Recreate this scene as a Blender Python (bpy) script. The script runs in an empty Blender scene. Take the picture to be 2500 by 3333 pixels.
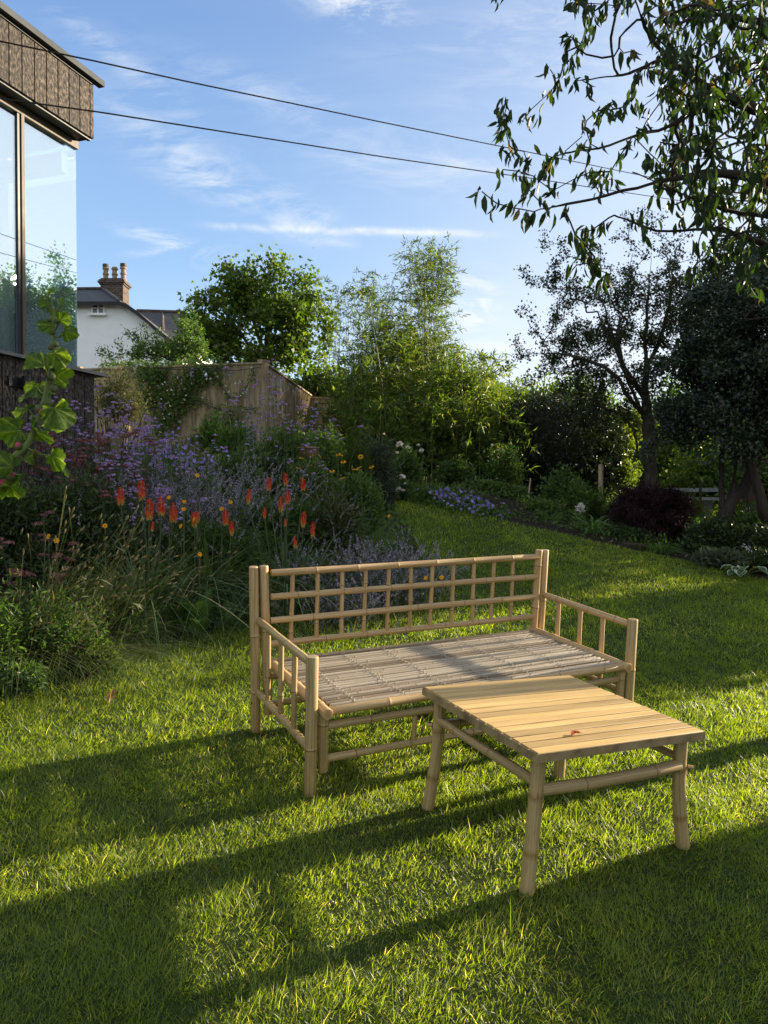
import bpy, math, random
import numpy as np
from mathutils import Matrix, Vector
R = math.radians
rng = np.random.default_rng(7)
random.seed(7)
scene = bpy.context.scene
COL = scene.collection

# ------------------------------------------------------------------ camera and frames
F = 2504.0
PW = R(1.0)                      # camera pitch below the true horizon
PG, RG = R(5.632), R(1.26)       # the same camera seen from the sloping lawn
def cam_to_world(X, U, D):
    return np.array([X, D*math.cos(PW)+U*math.sin(PW), U*math.cos(PW)-D*math.sin(PW)])
def lawn_vec(q):
    x, y, z = q
    d = y*math.cos(PG)-z*math.sin(PG); u = z*math.cos(PG)+y*math.sin(PG)
    X, Y = x, -u
    X, Y = X*math.cos(RG)-Y*math.sin(RG), X*math.sin(RG)+Y*math.cos(RG)
    return cam_to_world(X, -Y, d)
M3 = np.array([lawn_vec((1,0,0)), lawn_vec((0,1,0)), lawn_vec((0,0,1))]).T
NRM = M3[:, 2]
CAM = NRM*1.45
def lawn_pt(x, y, z=0.0): return M3 @ np.array([x, y, z])
def at(px, py, d):               # world point seen at a photo pixel, at depth d
    return CAM + cam_to_world((px-1250)/F*d, -(py-1666.5)/F*d, d)
SX, SY = -NRM[0]/NRM[2], -NRM[1]/NRM[2]
def plane_z(x, y): return SX*x + SY*y
def on_lawn(px, py):
    v = cam_to_world((px-1250)/F, -(py-1666.5)/F, 1.0)
    t = -(CAM@NRM)/(v@NRM)
    return CAM + v*t

def sstep(a, b, x):
    t = np.clip((x-a)/(b-a), 0, 1); return t*t*(3-2*t)
def lawn_z(x, y):                # the lawn: an even slope that steepens into a bank and levels out
    yy = np.where(y > 11.5, 11.5+1.5*(1-np.exp(-np.clip(y-11.5, 0, 200)/3)), np.clip(y, -15, None))
    return SX*14*np.tanh(x/14) + SY*yy + .70*sstep(5.6, 12.0, y)*(1-.62*sstep(1.2, 4.2, x))
def on_bank(px, py):             # where the ray through a photo pixel meets the lawn
    v = cam_to_world((px-1250)/F, -(py-1666.5)/F, 1.0); t = np.linspace(1, 30, 6000)[:,None]; P = CAM+v*t
    k = np.argmax(P[:,2] < lawn_z(P[:,0], P[:,1])); return P[k] if k else P[np.argmin(P[:,2]-lawn_z(P[:,0],P[:,1]))]
def vnoise(x, y, s=1.0, seed=0):
    x = np.asarray(x)*s + seed*17.3; y = np.asarray(y)*s - seed*9.1
    xi, yi = np.floor(x), np.floor(y); fx, fy = x-xi, y-yi
    fx = fx*fx*(3-2*fx); fy = fy*fy*(3-2*fy)
    def hsh(a, b): return np.modf(np.abs(np.sin(a*127.1+b*311.7+seed)*43758.5453))[0]
    return (hsh(xi, yi)*(1-fx)+hsh(xi+1, yi)*fx)*(1-fy) + (hsh(xi, yi+1)*(1-fx)+hsh(xi+1, yi+1)*fx)*fy

LE = np.array([on_bank(*q)[:2] for q in [(-900,2420),(0,2270),(170,2190),(400,2115),(600,2085),(700,2060),(800,2022),(870,2010),(1010,1990),(1160,1962),(1290,1905),(1345,1850),(1375,1790),(1310,1700),(1250,1640),(1225,1598)]])
RE = np.array([on_bank(*q)[:2] for q in [(2500,1890),(2200,1820),(1900,1755),(1700,1712),(1600,1690),(1500,1664),(1400,1632),(1300,1600)]])
def left_edge(y):
    o = np.argsort(LE[:,1]); return np.interp(y, LE[o,1], LE[o,0])
def right_edge(y):
    o = np.argsort(RE[:,1]); xs, ys = RE[o,0], RE[o,1]
    r = np.interp(y, ys, xs)
    return np.where(y < ys[0], xs[0]+(ys[0]-y)*0.36, r)
def smooth_poly(P, it=2):
    P = np.asarray(P, float)
    for _ in range(it):
        if len(P) < 3: return P
        Q = [P[0]]
        for a, b in zip(P[:-1], P[1:]): Q += [a*.75+b*.25, a*.25+b*.75]
        P = np.array(Q+[P[-1]])
    return P
def sstep(a, b, x):
    t = np.clip((x-a)/(b-a), 0, 1); return t*t*(3-2*t)
def ground_z(x, y):
    x = np.asarray(x, float); y = np.asarray(y, float)
    z = lawn_z(x, y)
    dl = left_edge(y)-x
    bump = 0.34*sstep(0.05, 1.9, dl)*sstep(2.8, 4.6, y)
    dr = x-right_edge(y)
    z = z + bump - 0.55*sstep(1.0, 4.5, dr)*sstep(6.5, 10, y)
    z = z + 0.012*(vnoise(x, y, 1.3, 2)-.5)
    return z
def G(x, y): return float(ground_z(x, y))
def gnd(px, d):                  # ground point under a photo column at depth d
    p = at(px, 1700, d); return np.array([p[0], p[1], G(p[0], p[1])])

# ------------------------------------------------------------------ mesh building
class MB:
    def __init__(s): s.V=[]; s.T=[]; s.Q=[]; s.t=[]; s.A=[]; s.n=0
    def add(s, V, tris=None, quads=None, tint=0.5, auv=None):
        V = np.asarray(V, float).reshape(-1, 3)
        if tris is not None and len(tris): s.t.append(np.asarray(tris).reshape(-1,3)+s.n)
        if quads is not None and len(quads): s.Q.append(np.asarray(quads).reshape(-1,4)+s.n)
        s.V.append(V); s.T.append(np.broadcast_to(np.asarray(tint, float), (len(V),)))
        s.A.append(np.zeros((len(V),3)) if auv is None else np.asarray(auv, float)); s.n += len(V)
        return s
    def build(s, name, mat, parent=None, smooth=False):
        me = bpy.data.meshes.new(name)
        if s.n:
            V = np.concatenate(s.V); tr = np.concatenate(s.t) if s.t else np.zeros((0,3), int)
            q = np.concatenate(s.Q) if s.Q else np.zeros((0,4), int)
            loops = np.concatenate([tr.ravel(), q.ravel()]).astype(np.int32)
            starts = np.concatenate([np.arange(len(tr))*3, len(tr)*3+np.arange(len(q))*4]).astype(np.int32)
            me.vertices.add(len(V)); me.vertices.foreach_set('co', V.ravel().astype(np.float32))
            me.loops.add(len(loops)); me.loops.foreach_set('vertex_index', loops)
            me.polygons.add(len(starts)); me.polygons.foreach_set('loop_start', starts)
            me.polygons.foreach_set('use_smooth', np.full(len(starts), smooth))
            a = me.attributes.new('tint', 'FLOAT', 'POINT'); a.data.foreach_set('value', np.concatenate(s.T).astype(np.float32))
            a = me.attributes.new('auv', 'FLOAT_VECTOR', 'POINT'); a.data.foreach_set('vector', np.concatenate(s.A).ravel().astype(np.float32))
            me.update(calc_edges=True); me.validate()
        me.materials.append(mat)
        o = bpy.data.objects.new(name, me); COL.objects.link(o)
        if parent is not None: o.parent = parent
        return o
def tag(o, label=None, cat=None, group=None, kind=None):
    if label: o['label'] = label
    if cat: o['category'] = cat
    if group: o['group'] = group
    if kind: o['kind'] = kind
    return o
def thing(name, label, cat, loc=(0,0,0), group=None, mat=None):
    o = bpy.data.objects.new(name, None); COL.objects.link(o); o.empty_display_size = .2
    if mat is not None: o.matrix_world = mat
    else: o.location = loc
    return tag(o, label, cat, group)
def nrmz(v):
    v = np.asarray(v, float); return v/np.maximum(np.linalg.norm(v, axis=-1, keepdims=True), 1e-9)

def box(mb, c, size, rot=None, tint=.5, taper=None):
    c = np.asarray(c, float); h = np.asarray(size, float)/2
    v = np.array([[x,y,z] for z in (-1,1) for y in (-1,1) for x in (-1,1)])*h
    if rot is not None: v = v @ np.asarray(rot).T
    mb.add(v+c, quads=[[0,2,3,1],[4,5,7,6],[0,1,5,4],[2,6,7,3],[0,4,6,2],[1,3,7,5]], tint=tint, auv=np.tile([tint*9.7, tint*3.1, 0],(8,1)))
def tube(mb, pts, rad, sides=6, tint=.5, cap=True, uid=0.0, oval=1.0):
    pts = np.asarray(pts, float); n = len(pts); rad = np.broadcast_to(np.asarray(rad, float), (n,))
    T = nrmz(np.gradient(pts, axis=0)); ref = np.array([0,0,1.]) if abs(T[0][2]) < .9 else np.array([1.,0,0])
    u = nrmz(np.cross(T[0], ref)); U=[]
    for i in range(n):
        u = nrmz(u - T[i]*(u@T[i])); U.append(u)
    U = np.array(U); W = np.cross(T, U)
    a = np.arange(sides)/sides*2*math.pi
    ring = pts[:,None,:] + rad[:,None,None]*(np.cos(a)[None,:,None]*U[:,None,:] + oval*np.sin(a)[None,:,None]*W[:,None,:])
    V = ring.reshape(-1,3)
    i, j = np.meshgrid(np.arange(n-1), np.arange(sides), indexing='ij'); j2 = (j+1)%sides
    Q = np.stack([i*sides+j, i*sides+j2, (i+1)*sides+j2, (i+1)*sides+j], -1).reshape(-1,4)
    s = np.concatenate([[0], np.cumsum(np.linalg.norm(np.diff(pts, axis=0), axis=1))])
    tint = np.broadcast_to(np.asarray(tint, float), (n,))
    auv = np.stack([np.tile(np.cos(a)*.5, n), np.repeat(s, sides), np.tile(np.sin(a)*.5, n)+uid], -1)
    mb.add(V, quads=Q, tint=np.repeat(tint, sides), auv=auv)
    if cap and sides >= 5:
        for k, r in ((0, rad[0]), (n-1, rad[-1])):
            if r < .002: continue
            sg = -1 if k == 0 else 1
            c = np.vstack([ring[k], pts[k]+T[k]*sg*r*.12])
            tr = [[(b+1)%sides, b, sides] if k == 0 else [b, (b+1)%sides, sides] for b in range(sides)]
            mb.add(c, tris=tr, tint=np.concatenate([np.full(sides,.55),[.8]]), auv=np.tile([3.3+uid, 0, 0],(sides+1,1)))

LEAF_LO = (np.array([[0,0,0],[-.5,.45,.10],[0,1,-.06],[.5,.45,.10]]), np.array([[0,2,1],[0,3,2]]))
LEAF_MID = (np.array([[0,0,0],[-.42,.28,.10],[-.40,.62,.08],[0,1,-.12],[.40,.62,.08],[.42,.28,.10],[0,.3,0],[0,.65,-.03]]),
            np.array([[0,6,1],[0,5,6],[1,6,7],[1,7,2],[2,7,3],[3,7,4],[4,7,6],[4,6,5]]))
STAR = (np.array([[0,0,0],[-.5,.5,.05],[-.18,.55,0],[0,1,0],[.18,.55,0],[.5,.5,.05],[.22,.25,0],[-.22,.25,0]]),
        np.array([[0,6,7],[7,6,4],[7,4,2],[7,2,1],[6,5,4],[2,4,3]]))
PETAL = (np.array([[-.5,-.5,0],[.5,-.5,0],[.5,.5,.1],[-.5,.5,.1]]), np.array([[0,1,2],[0,2,3]]))
def scatter(mb, tpl, pos, axis, length, width, tint, nrm=None):
    V0, T0 = tpl; n = len(pos)
    if n == 0: return
    Y = nrmz(axis); rr = rng.normal(size=(n,3)) if nrm is None else np.asarray(nrm, float)+0*Y
    X = nrmz(np.cross(Y, rr)); Z = np.cross(X, Y)
    L = np.broadcast_to(np.asarray(length, float), (n,))[:,None,None]; W = np.broadcast_to(np.asarray(width, float), (n,))[:,None,None]
    V = V0[None,:,0:1]*X[:,None,:]*W + V0[None,:,1:2]*Y[:,None,:]*L + V0[None,:,2:3]*Z[:,None,:]*L
    V = V + np.asarray(pos)[:,None,:]
    k = len(V0); tr = (T0[None]+ (np.arange(n)*k)[:,None,None]).reshape(-1,3)
    t = np.repeat(np.broadcast_to(np.asarray(tint, float), (n,)), k)
    mb.add(V.reshape(-1,3), tris=tr, tint=t)
def ribbons(mb, P0, D, L, W, bendv, bendh=None, seg=5, tint=.5, taper=True, W0=.6):
    """curved strips: blades of grass, thin stems"""
    n = len(P0); D = nrmz(D); L = np.broadcast_to(np.asarray(L,float),(n,)); W = np.broadcast_to(np.asarray(W,float),(n,))
    hd = D.copy(); hd[:,2] = 0; hd = hd + 1e-4*rng.normal(size=(n,3)); hd[:,2]=0; hd = nrmz(hd)
    bv = np.broadcast_to(np.asarray(bendv,float),(n,)); bh = bv*.9 if bendh is None else np.broadcast_to(np.asarray(bendh,float),(n,))
    u = np.linspace(0,1,seg+1)
    C = P0[:,None,:] + D[:,None,:]*(L[:,None]*u)[:,:,None] + (hd[:,None,:]*bh[:,None,None] - np.array([0,0,1.])*bv[:,None,None])*(L[:,None]*(u**2.2))[:,:,None]
    side = np.stack([-hd[:,1], hd[:,0], np.zeros(n)], -1); side = nrmz(side + .5*rng.normal(size=(n,3))*np.array([1,1,.2]))
    w = (1-u**2.2) if taper else np.ones_like(u); w = w*(W0+(1-W0)*np.sin(np.pi*np.clip(u*1.2,0,1))) if taper else w
    w = np.maximum(w, .02)
    A = C - side[:,None,:]*(W[:,None]*w)[:,:,None]*.5; B = C + side[:,None,:]*(W[:,None]*w)[:,:,None]*.5
    V = np.stack([A,B],2).reshape(n,-1,3); k = 2*(seg+1)
    q = np.array([[2*i,2*i+1,2*i+3,2*i+2] for i in range(seg)])
    Q = (q[None]+(np.arange(n)*k)[:,None,None]).reshape(-1,4)
    tt = np.broadcast_to(np.asarray(tint,float).reshape(-1,1) if np.ndim(tint) else tint, (n,k))
    mb.add(V.reshape(-1,3), quads=Q, tint=tt.reshape(-1))
    return C
def rdir(n, up=0.0, spread=1.0):
    v = rng.normal(size=(n,3))*spread; v[:,2] += up; return nrmz(v)

# ------------------------------------------------------------------ materials
def newmat(name):
    m = bpy.data.materials.new(name); m.use_nodes = True; nt = m.node_tree; nt.nodes.clear()
    out = nt.nodes.new('ShaderNodeOutputMaterial'); return m, nt, out
def node(nt, t, **k):
    n = nt.nodes.new(t)
    for a, b in k.items():
        if a.startswith('i_'): n.inputs[a[2:].replace('_',' ')].default_value = b
        else: setattr(n, a, b)
    return n
def ramp(nt, fac, stops):
    r = nt.nodes.new('ShaderNodeValToRGB'); e = r.color_ramp.elements
    while len(e) < len(stops): e.new(.5)
    for x, (p, c) in zip(e, stops): x.position = p; x.color = (*c, 1)
    nt.links.new(fac, r.inputs[0]); return r.outputs[0]
def foliage(name, stops, transl=.35, rough=.5, spec=.35, tboost=(1.5,1.45,.5), mottle=0):
    m, nt, out = newmat(name); L = nt.links.new
    at_ = node(nt, 'ShaderNodeAttribute', attribute_name='tint')
    c = ramp(nt, at_.outputs['Fac'], stops)
    if mottle:
        tcn = node(nt, 'ShaderNodeTexCoord'); nn_ = node(nt, 'ShaderNodeTexNoise', i_Scale=mottle, i_Detail=6, i_Roughness=.7); L(tcn.outputs['Object'], nn_.inputs['Vector'])
        cm = ramp(nt, nn_.outputs[0], [(.3,(.55,.6,.5)),(.55,(1,1,1)),(.75,(1.25,1.15,.9))]); xm_ = node(nt, 'ShaderNodeMix', data_type='RGBA', blend_type='MULTIPLY'); xm_.inputs[0].default_value = 1; L(c, xm_.inputs[6]); L(cm, xm_.inputs[7]); c = xm_.outputs[2]
    p = node(nt, 'ShaderNodeBsdfPrincipled', i_Roughness=rough); p.inputs['Specular IOR Level'].default_value = spec
    L(c, p.inputs['Base Color'])
    if transl > 0:
        tm = node(nt, 'ShaderNodeMix', data_type='RGBA', blend_type='MULTIPLY'); tm.inputs[0].default_value = 1
        L(c, tm.inputs[6]); tm.inputs[7].default_value = (*tboost, 1)
        tr = node(nt, 'ShaderNodeBsdfTranslucent'); L(tm.outputs[2], tr.inputs[0])
        mx = node(nt, 'ShaderNodeMixShader'); mx.inputs[0].default_value = transl
        L(p.outputs[0], mx.inputs[1]); L(tr.outputs[0], mx.inputs[2]); L(mx.outputs[0], out.inputs[0])
    else: L(p.outputs[0], out.inputs[0])
    return m
def surf(name, stops, scale=(8,8,8), coord='Object', rough=.7, bump=.3, bscale=None, detail=6, spec=.3, dist=.01, tintdark=0, attr=None, metallic=0):
    m, nt, out = newmat(name); L = nt.links.new
    if attr: src = node(nt, 'ShaderNodeAttribute', attribute_name=attr).outputs['Vector']
    else: src = node(nt, 'ShaderNodeTexCoord').outputs[coord]
    mp = node(nt, 'ShaderNodeMapping'); mp.inputs['Scale'].default_value = scale; L(src, mp.inputs[0])
    nz = node(nt, 'ShaderNodeTexNoise', i_Scale=1.0, i_Detail=detail, i_Roughness=.62); L(mp.outputs[0], nz.inputs['Vector'])
    c = ramp(nt, nz.outputs[0], stops)
    if tintdark:
        at_ = node(nt, 'ShaderNodeAttribute', attribute_name='tint')
        mm = node(nt, 'ShaderNodeMix', data_type='RGBA', blend_type='MULTIPLY'); mm.inputs[0].default_value = 1
        r2 = ramp(nt, at_.outputs['Fac'], [(0,(1-tintdark,)*3),(.5,(1,1,1)),(1,(1+tintdark*.3,)*3)])
        L(c, mm.inputs[6]); L(r2, mm.inputs[7]); c = mm.outputs[2]
    p = node(nt, 'ShaderNodeBsdfPrincipled', i_Roughness=rough, i_Metallic=metallic); p.inputs['Specular IOR Level'].default_value = spec
    L(c, p.inputs['Base Color'])
    if bump:
        b = node(nt, 'ShaderNodeBump', i_Strength=bump, i_Distance=dist)
        if bscale is not None:
            mp2 = node(nt, 'ShaderNodeMapping'); mp2.inputs['Scale'].default_value = bscale; L(src, mp2.inputs[0])
            n2 = node(nt, 'ShaderNodeTexNoise', i_Scale=1.0, i_Detail=8, i_Roughness=.7); L(mp2.outputs[0], n2.inputs['Vector']); L(n2.outputs[0], b.inputs['Height'])
        else: L(nz.outputs[0], b.inputs['Height'])
        L(b.outputs[0], p.inputs['Normal'])
    L(p.outputs[0], out.inputs[0]); return m

M = {}
M['grass'] = foliage('grass', [(0,(.050,.074,.013)),(.35,(.083,.118,.019)),(.75,(.130,.170,.031)),(.93,(.22,.22,.07)),(1,(.34,.30,.15))], .58, .40, .6, (4.7,4.5,1.1))
M['leaf_dark'] = foliage('leaf_dark', [(0,(.026,.044,.018)),(.6,(.052,.084,.028)),(1,(.105,.135,.04))], .35, .42, .45)
M['leaf_holly'] = foliage('leaf_holly', [(0,(.013,.022,.012)),(.6,(.026,.043,.018)),(1,(.05,.07,.025))], .2, .35, .5)
M['leaf_cherry'] = foliage('leaf_cherry', [(0,(.014,.025,.010)),(.6,(.028,.044,.013)),(.93,(.05,.065,.018)),(1,(.16,.09,.03))], .34, .5, .25, (1.9,2.5,.5))
M['leaf_haw'] = foliage('leaf_haw', [(0,(.018,.028,.010)),(.7,(.036,.050,.015)),(1,(.09,.085,.025))], .3, .5, .3)
M['leaf_maple'] = foliage('leaf_maple', [(0,(.040,.065,.012)),(.6,(.085,.12,.020)),(1,(.17,.19,.04))], .45, .5, .3, (2.0,2.4,.5))
M['leaf_bamboo'] = foliage('leaf_bamboo', [(0,(.045,.078,.016)),(.5,(.085,.13,.025)),(.9,(.15,.18,.04)),(1,(.30,.26,.10))], .5, .45, .4, (2.1,2.2,.6))
M['leaf_mid'] = foliage('leaf_mid', [(0,(.045,.075,.022)),(.6,(.090,.14,.038)),(1,(.18,.24,.065))], .4, .5, .35, (1.6,2.0,.55))
M['leaf_bright'] = foliage('leaf_bright', [(0,(.045,.075,.015)),(.6,(.075,.125,.022)),(1,(.14,.18,.04))], .5, .5, .3, (2.0,1.8,.5))
M['leaf_thistle'] = foliage('leaf_thistle', [(0,(.08,.16,.04)),(1,(.15,.27,.07))], .4, .45, .35)
M['leaf_grey'] = foliage('leaf_grey', [(0,(.065,.085,.055)),(.6,(.10,.125,.08)),(1,(.16,.19,.12))], .3, .6, .3)
M['leaf_poker'] = foliage('leaf_poker', [(0,(.060,.10,.035)),(.6,(.105,.165,.058)),(.92,(.16,.21,.085)),(1,(.32,.30,.18))], .3, .4, .5)
M['leaf_straw'] = foliage('leaf_straw', [(0,(.050,.070,.028)),(.5,(.10,.12,.05)),(1,(.24,.20,.12))], .3, .6, .3)
M['leaf_acer'] = foliage('leaf_acer', [(0,(.020,.010,.012)),(.6,(.036,.016,.019)),(1,(.07,.026,.028))], .2, .6, .2, (1.2,.7,.7))
M['leaf_hollyhock'] = foliage('leaf_hollyhock', [(0,(.045,.085,.020)),(.5,(.085,.14,.025)),(.8,(.15,.20,.05)),(1,(.26,.30,.10))], .5, .6, .25, (2.5,2.5,.5), mottle=70)
M['leaf_fern'] = foliage('leaf_fern', [(0,(.14,.15,.04)),(1,(.26,.25,.08))], .4, .5, .3)
M['bloom_verbena'] = foliage('bloom_verbena', [(0,(.20,.12,.23)),(.6,(.40,.27,.48)),(1,(.60,.46,.66))], .3, .7, .2, (1.2,1.1,1.4))
M['bloom_nepeta'] = foliage('bloom_nepeta', [(0,(.15,.14,.15)),(.5,(.29,.26,.32)),(1,(.50,.44,.52))], .3, .7, .2, (1.2,1.1,1.3))
M['bloom_geranium'] = foliage('bloom_geranium', [(0,(.20,.16,.44)),(.7,(.32,.25,.62)),(1,(.55,.42,.72))], .4, .6, .2, (1.3,1.1,1.4))
M['bloom_pink'] = foliage('bloom_pink', [(0,(.10,.035,.04)),(.6,(.22,.09,.095)),(1,(.34,.17,.16))], .25, .8, .2, (1.3,1,1))
M['bloom_white'] = foliage('bloom_white', [(0,(.60,.50,.42)),(1,(.82,.78,.74))], .35, .6, .2, (1.1,1.1,1.05))
M['bloom_yellow'] = foliage('bloom_yellow', [(0,(.65,.28,.01)),(1,(.85,.48,.02))], .35, .6, .2, (1.2,1.1,1))
M['bloom_poker'] = foliage('bloom_poker', [(0,(.42,.40,.12)),(.22,(.62,.42,.10)),(.42,(.72,.14,.035)),(1,(.62,.035,.018))], .3, .5, .3, (1.2,1.1,1))
M['bud_pink'] = foliage('bud_pink', [(0,(.10,.14,.04)),(.5,(.14,.16,.06)),(.6,(.5,.05,.14)),(1,(.65,.12,.2))], .35, .5, .3, (1.4,1.2,1))
M['stem'] = foliage('stem', [(0,(.035,.055,.022)),(.6,(.07,.10,.038)),(1,(.14,.14,.06))], .15, .6, .3)
M['stem_bright'] = foliage('stem_bright', [(0,(.12,.17,.04)),(1,(.2,.24,.07))], .25, .6, .3)
M['dead_leaf'] = foliage('dead_leaf', [(0,(.22,.11,.05)),(1,(.34,.19,.09))], .35, .5, .3, (1.5,1,1))
M['leaf_red'] = foliage('leaf_red', [(0,(.26,.05,.018)),(1,(.40,.10,.03))], .35, .45, .35, (1.4,1,1))
M['bark'] = surf('bark', [(0.3,(.030,.024,.018)),(.5,(.085,.066,.048)),(.72,(.17,.135,.10))], (26,4,26), attr='auv', bump=.9, dist=.012, rough=.9, spec=.15)
M['bark_dark'] = surf('bark_dark', [(0.3,(.018,.014,.012)),(.7,(.070,.054,.042))], (20,4,20), attr='auv', bump=.7, rough=.9, spec=.2)
M['culm'] = foliage('culm', [(0,(.06,.07,.02)),(1,(.16,.16,.05))], 0, .4, .4)
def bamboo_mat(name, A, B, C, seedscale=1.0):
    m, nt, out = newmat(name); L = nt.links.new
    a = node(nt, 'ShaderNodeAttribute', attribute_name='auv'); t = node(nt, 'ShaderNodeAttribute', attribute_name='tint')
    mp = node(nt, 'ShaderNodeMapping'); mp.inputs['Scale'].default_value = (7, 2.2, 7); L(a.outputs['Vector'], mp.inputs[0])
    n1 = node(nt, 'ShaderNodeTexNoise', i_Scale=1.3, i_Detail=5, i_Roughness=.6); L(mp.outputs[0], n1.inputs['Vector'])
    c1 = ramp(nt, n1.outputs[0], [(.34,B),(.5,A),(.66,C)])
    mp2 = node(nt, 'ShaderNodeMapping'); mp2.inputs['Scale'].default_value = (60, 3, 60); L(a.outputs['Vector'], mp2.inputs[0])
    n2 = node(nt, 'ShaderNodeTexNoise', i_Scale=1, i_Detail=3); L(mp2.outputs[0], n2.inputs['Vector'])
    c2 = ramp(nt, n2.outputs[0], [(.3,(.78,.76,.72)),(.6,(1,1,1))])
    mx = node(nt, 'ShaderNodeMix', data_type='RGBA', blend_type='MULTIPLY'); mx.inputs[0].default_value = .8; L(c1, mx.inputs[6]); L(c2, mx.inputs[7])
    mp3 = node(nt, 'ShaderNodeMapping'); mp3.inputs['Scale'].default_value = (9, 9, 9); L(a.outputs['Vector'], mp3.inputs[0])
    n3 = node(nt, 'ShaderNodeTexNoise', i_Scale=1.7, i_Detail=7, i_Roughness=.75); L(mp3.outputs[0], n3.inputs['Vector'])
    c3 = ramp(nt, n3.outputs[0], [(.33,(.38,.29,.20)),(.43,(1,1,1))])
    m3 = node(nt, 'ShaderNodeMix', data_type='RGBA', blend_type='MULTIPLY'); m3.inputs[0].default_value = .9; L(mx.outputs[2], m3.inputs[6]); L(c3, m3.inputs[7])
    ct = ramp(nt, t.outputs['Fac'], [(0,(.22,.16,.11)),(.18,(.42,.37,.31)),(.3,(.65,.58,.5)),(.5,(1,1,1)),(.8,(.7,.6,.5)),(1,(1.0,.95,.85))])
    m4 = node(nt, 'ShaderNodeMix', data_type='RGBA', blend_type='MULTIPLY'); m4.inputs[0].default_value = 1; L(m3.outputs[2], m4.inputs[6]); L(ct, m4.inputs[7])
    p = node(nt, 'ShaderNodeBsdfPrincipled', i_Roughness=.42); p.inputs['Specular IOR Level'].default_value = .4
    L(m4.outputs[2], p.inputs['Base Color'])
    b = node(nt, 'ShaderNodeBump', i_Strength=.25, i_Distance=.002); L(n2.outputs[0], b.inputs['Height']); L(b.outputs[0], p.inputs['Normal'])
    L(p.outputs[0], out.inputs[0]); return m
M['bamboo'] = bamboo_mat('bamboo', (.50,.335,.155), (.34,.21,.09), (.60,.43,.23))
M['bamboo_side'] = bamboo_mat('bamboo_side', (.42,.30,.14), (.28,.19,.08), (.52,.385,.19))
M['bamboo_grey'] = bamboo_mat('bamboo_grey', (.42,.345,.25), (.26,.205,.145), (.56,.475,.36))
M['cord'] = surf('cord', [(0,(.36,.31,.24)),(1,(.52,.46,.38))], (40,40,40), bump=0)
M['tabletop'] = surf('tabletop', [(.26,(.17,.125,.06)),(.40,(.48,.305,.105)),(.6,(.58,.385,.15)),(.8,(.66,.47,.21))], (2.2,38,6), bump=.4, dist=.002, rough=.5, tintdark=.45, detail=8, spec=.35)
M['table_edge'] = surf('table_edge', [(.3,(.10,.07,.035)),(.5,(.28,.20,.10)),(.8,(.38,.28,.15))], (14,14,14), bump=.3, dist=.002, rough=.6, detail=8)
M['screw'] = surf('screw', [(0,(.05,.045,.04)),(1,(.1,.09,.08))], bump=0, rough=.5, metallic=.6)

# ------------------------------------------------------------------ ground
def make_ground():
    xs = np.unique(np.concatenate([np.linspace(-12,12,200), np.linspace(-40,40,60), np.array([-2500,-900,-400,-180,-90,-60,60,90,180,400,900,2500])]))
    ys = np.unique(np.concatenate([np.linspace(-2,24,240), np.linspace(-30,60,50), np.array([-2500,-900,-300,-100,80,120,200,400,900,2500])]))
    X, Y = np.meshgrid(xs, ys); Z = ground_z(X, Y)
    n = len(xs); V = np.stack([X,Y,Z],-1).reshape(-1,3)
    i, j = np.meshgrid(np.arange(len(ys)-1), np.arange(n-1), indexing='ij')
    Q = np.stack([i*n+j, i*n+j+1, (i+1)*n+j+1, (i+1)*n+j], -1).reshape(-1,4)
    soil = np.maximum(sstep(-.05, .12, left_edge(Y)-X)*(Y>2.2), sstep(-.05,.12, X-right_edge(Y))*(Y>1))
    soil = soil*(Y<30)
    m, nt, out = newmat('ground'); L = nt.links.new
    t = node(nt, 'ShaderNodeAttribute', attribute_name='tint'); tc = node(nt, 'ShaderNodeTexCoord')
    n1 = node(nt, 'ShaderNodeTexNoise', i_Scale=35.0, i_Detail=8, i_Roughness=.7); L(tc.outputs['Object'], n1.inputs['Vector'])
    n2 = node(nt, 'ShaderNodeTexNoise', i_Scale=1.2, i_Detail=4); L(tc.outputs['Object'], n2.inputs['Vector'])
    cg = ramp(nt, n1.outputs[0], [(.3,(.018,.028,.008)),(.6,(.045,.065,.016)),(.8,(.09,.09,.03))])
    cs = ramp(nt, n1.outputs[0], [(.3,(.012,.010,.008)),(.6,(.040,.030,.022)),(.8,(.075,.055,.04))])
    mx = node(nt, 'ShaderNodeMix', data_type='RGBA'); L(t.outputs['Fac'], mx.inputs[0]); L(cg, mx.inputs[6]); L(cs, mx.inputs[7])
    p = node(nt, 'ShaderNodeBsdfPrincipled', i_Roughness=.95); p.inputs['Specular IOR Level'].default_value = .1
    L(mx.outputs[2], p.inputs['Base Color']); b = node(nt, 'ShaderNodeBump', i_Strength=.9, i_Distance=.02); L(n1.outputs[0], b.inputs['Height']); L(b.outputs[0], p.inputs['Normal'])
    L(p.outputs[0], out.inputs[0])
    o = MB().add(V, quads=Q, tint=soil.ravel()).build('ground', m, smooth=True); tag(o, kind='structure')
make_ground()

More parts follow.
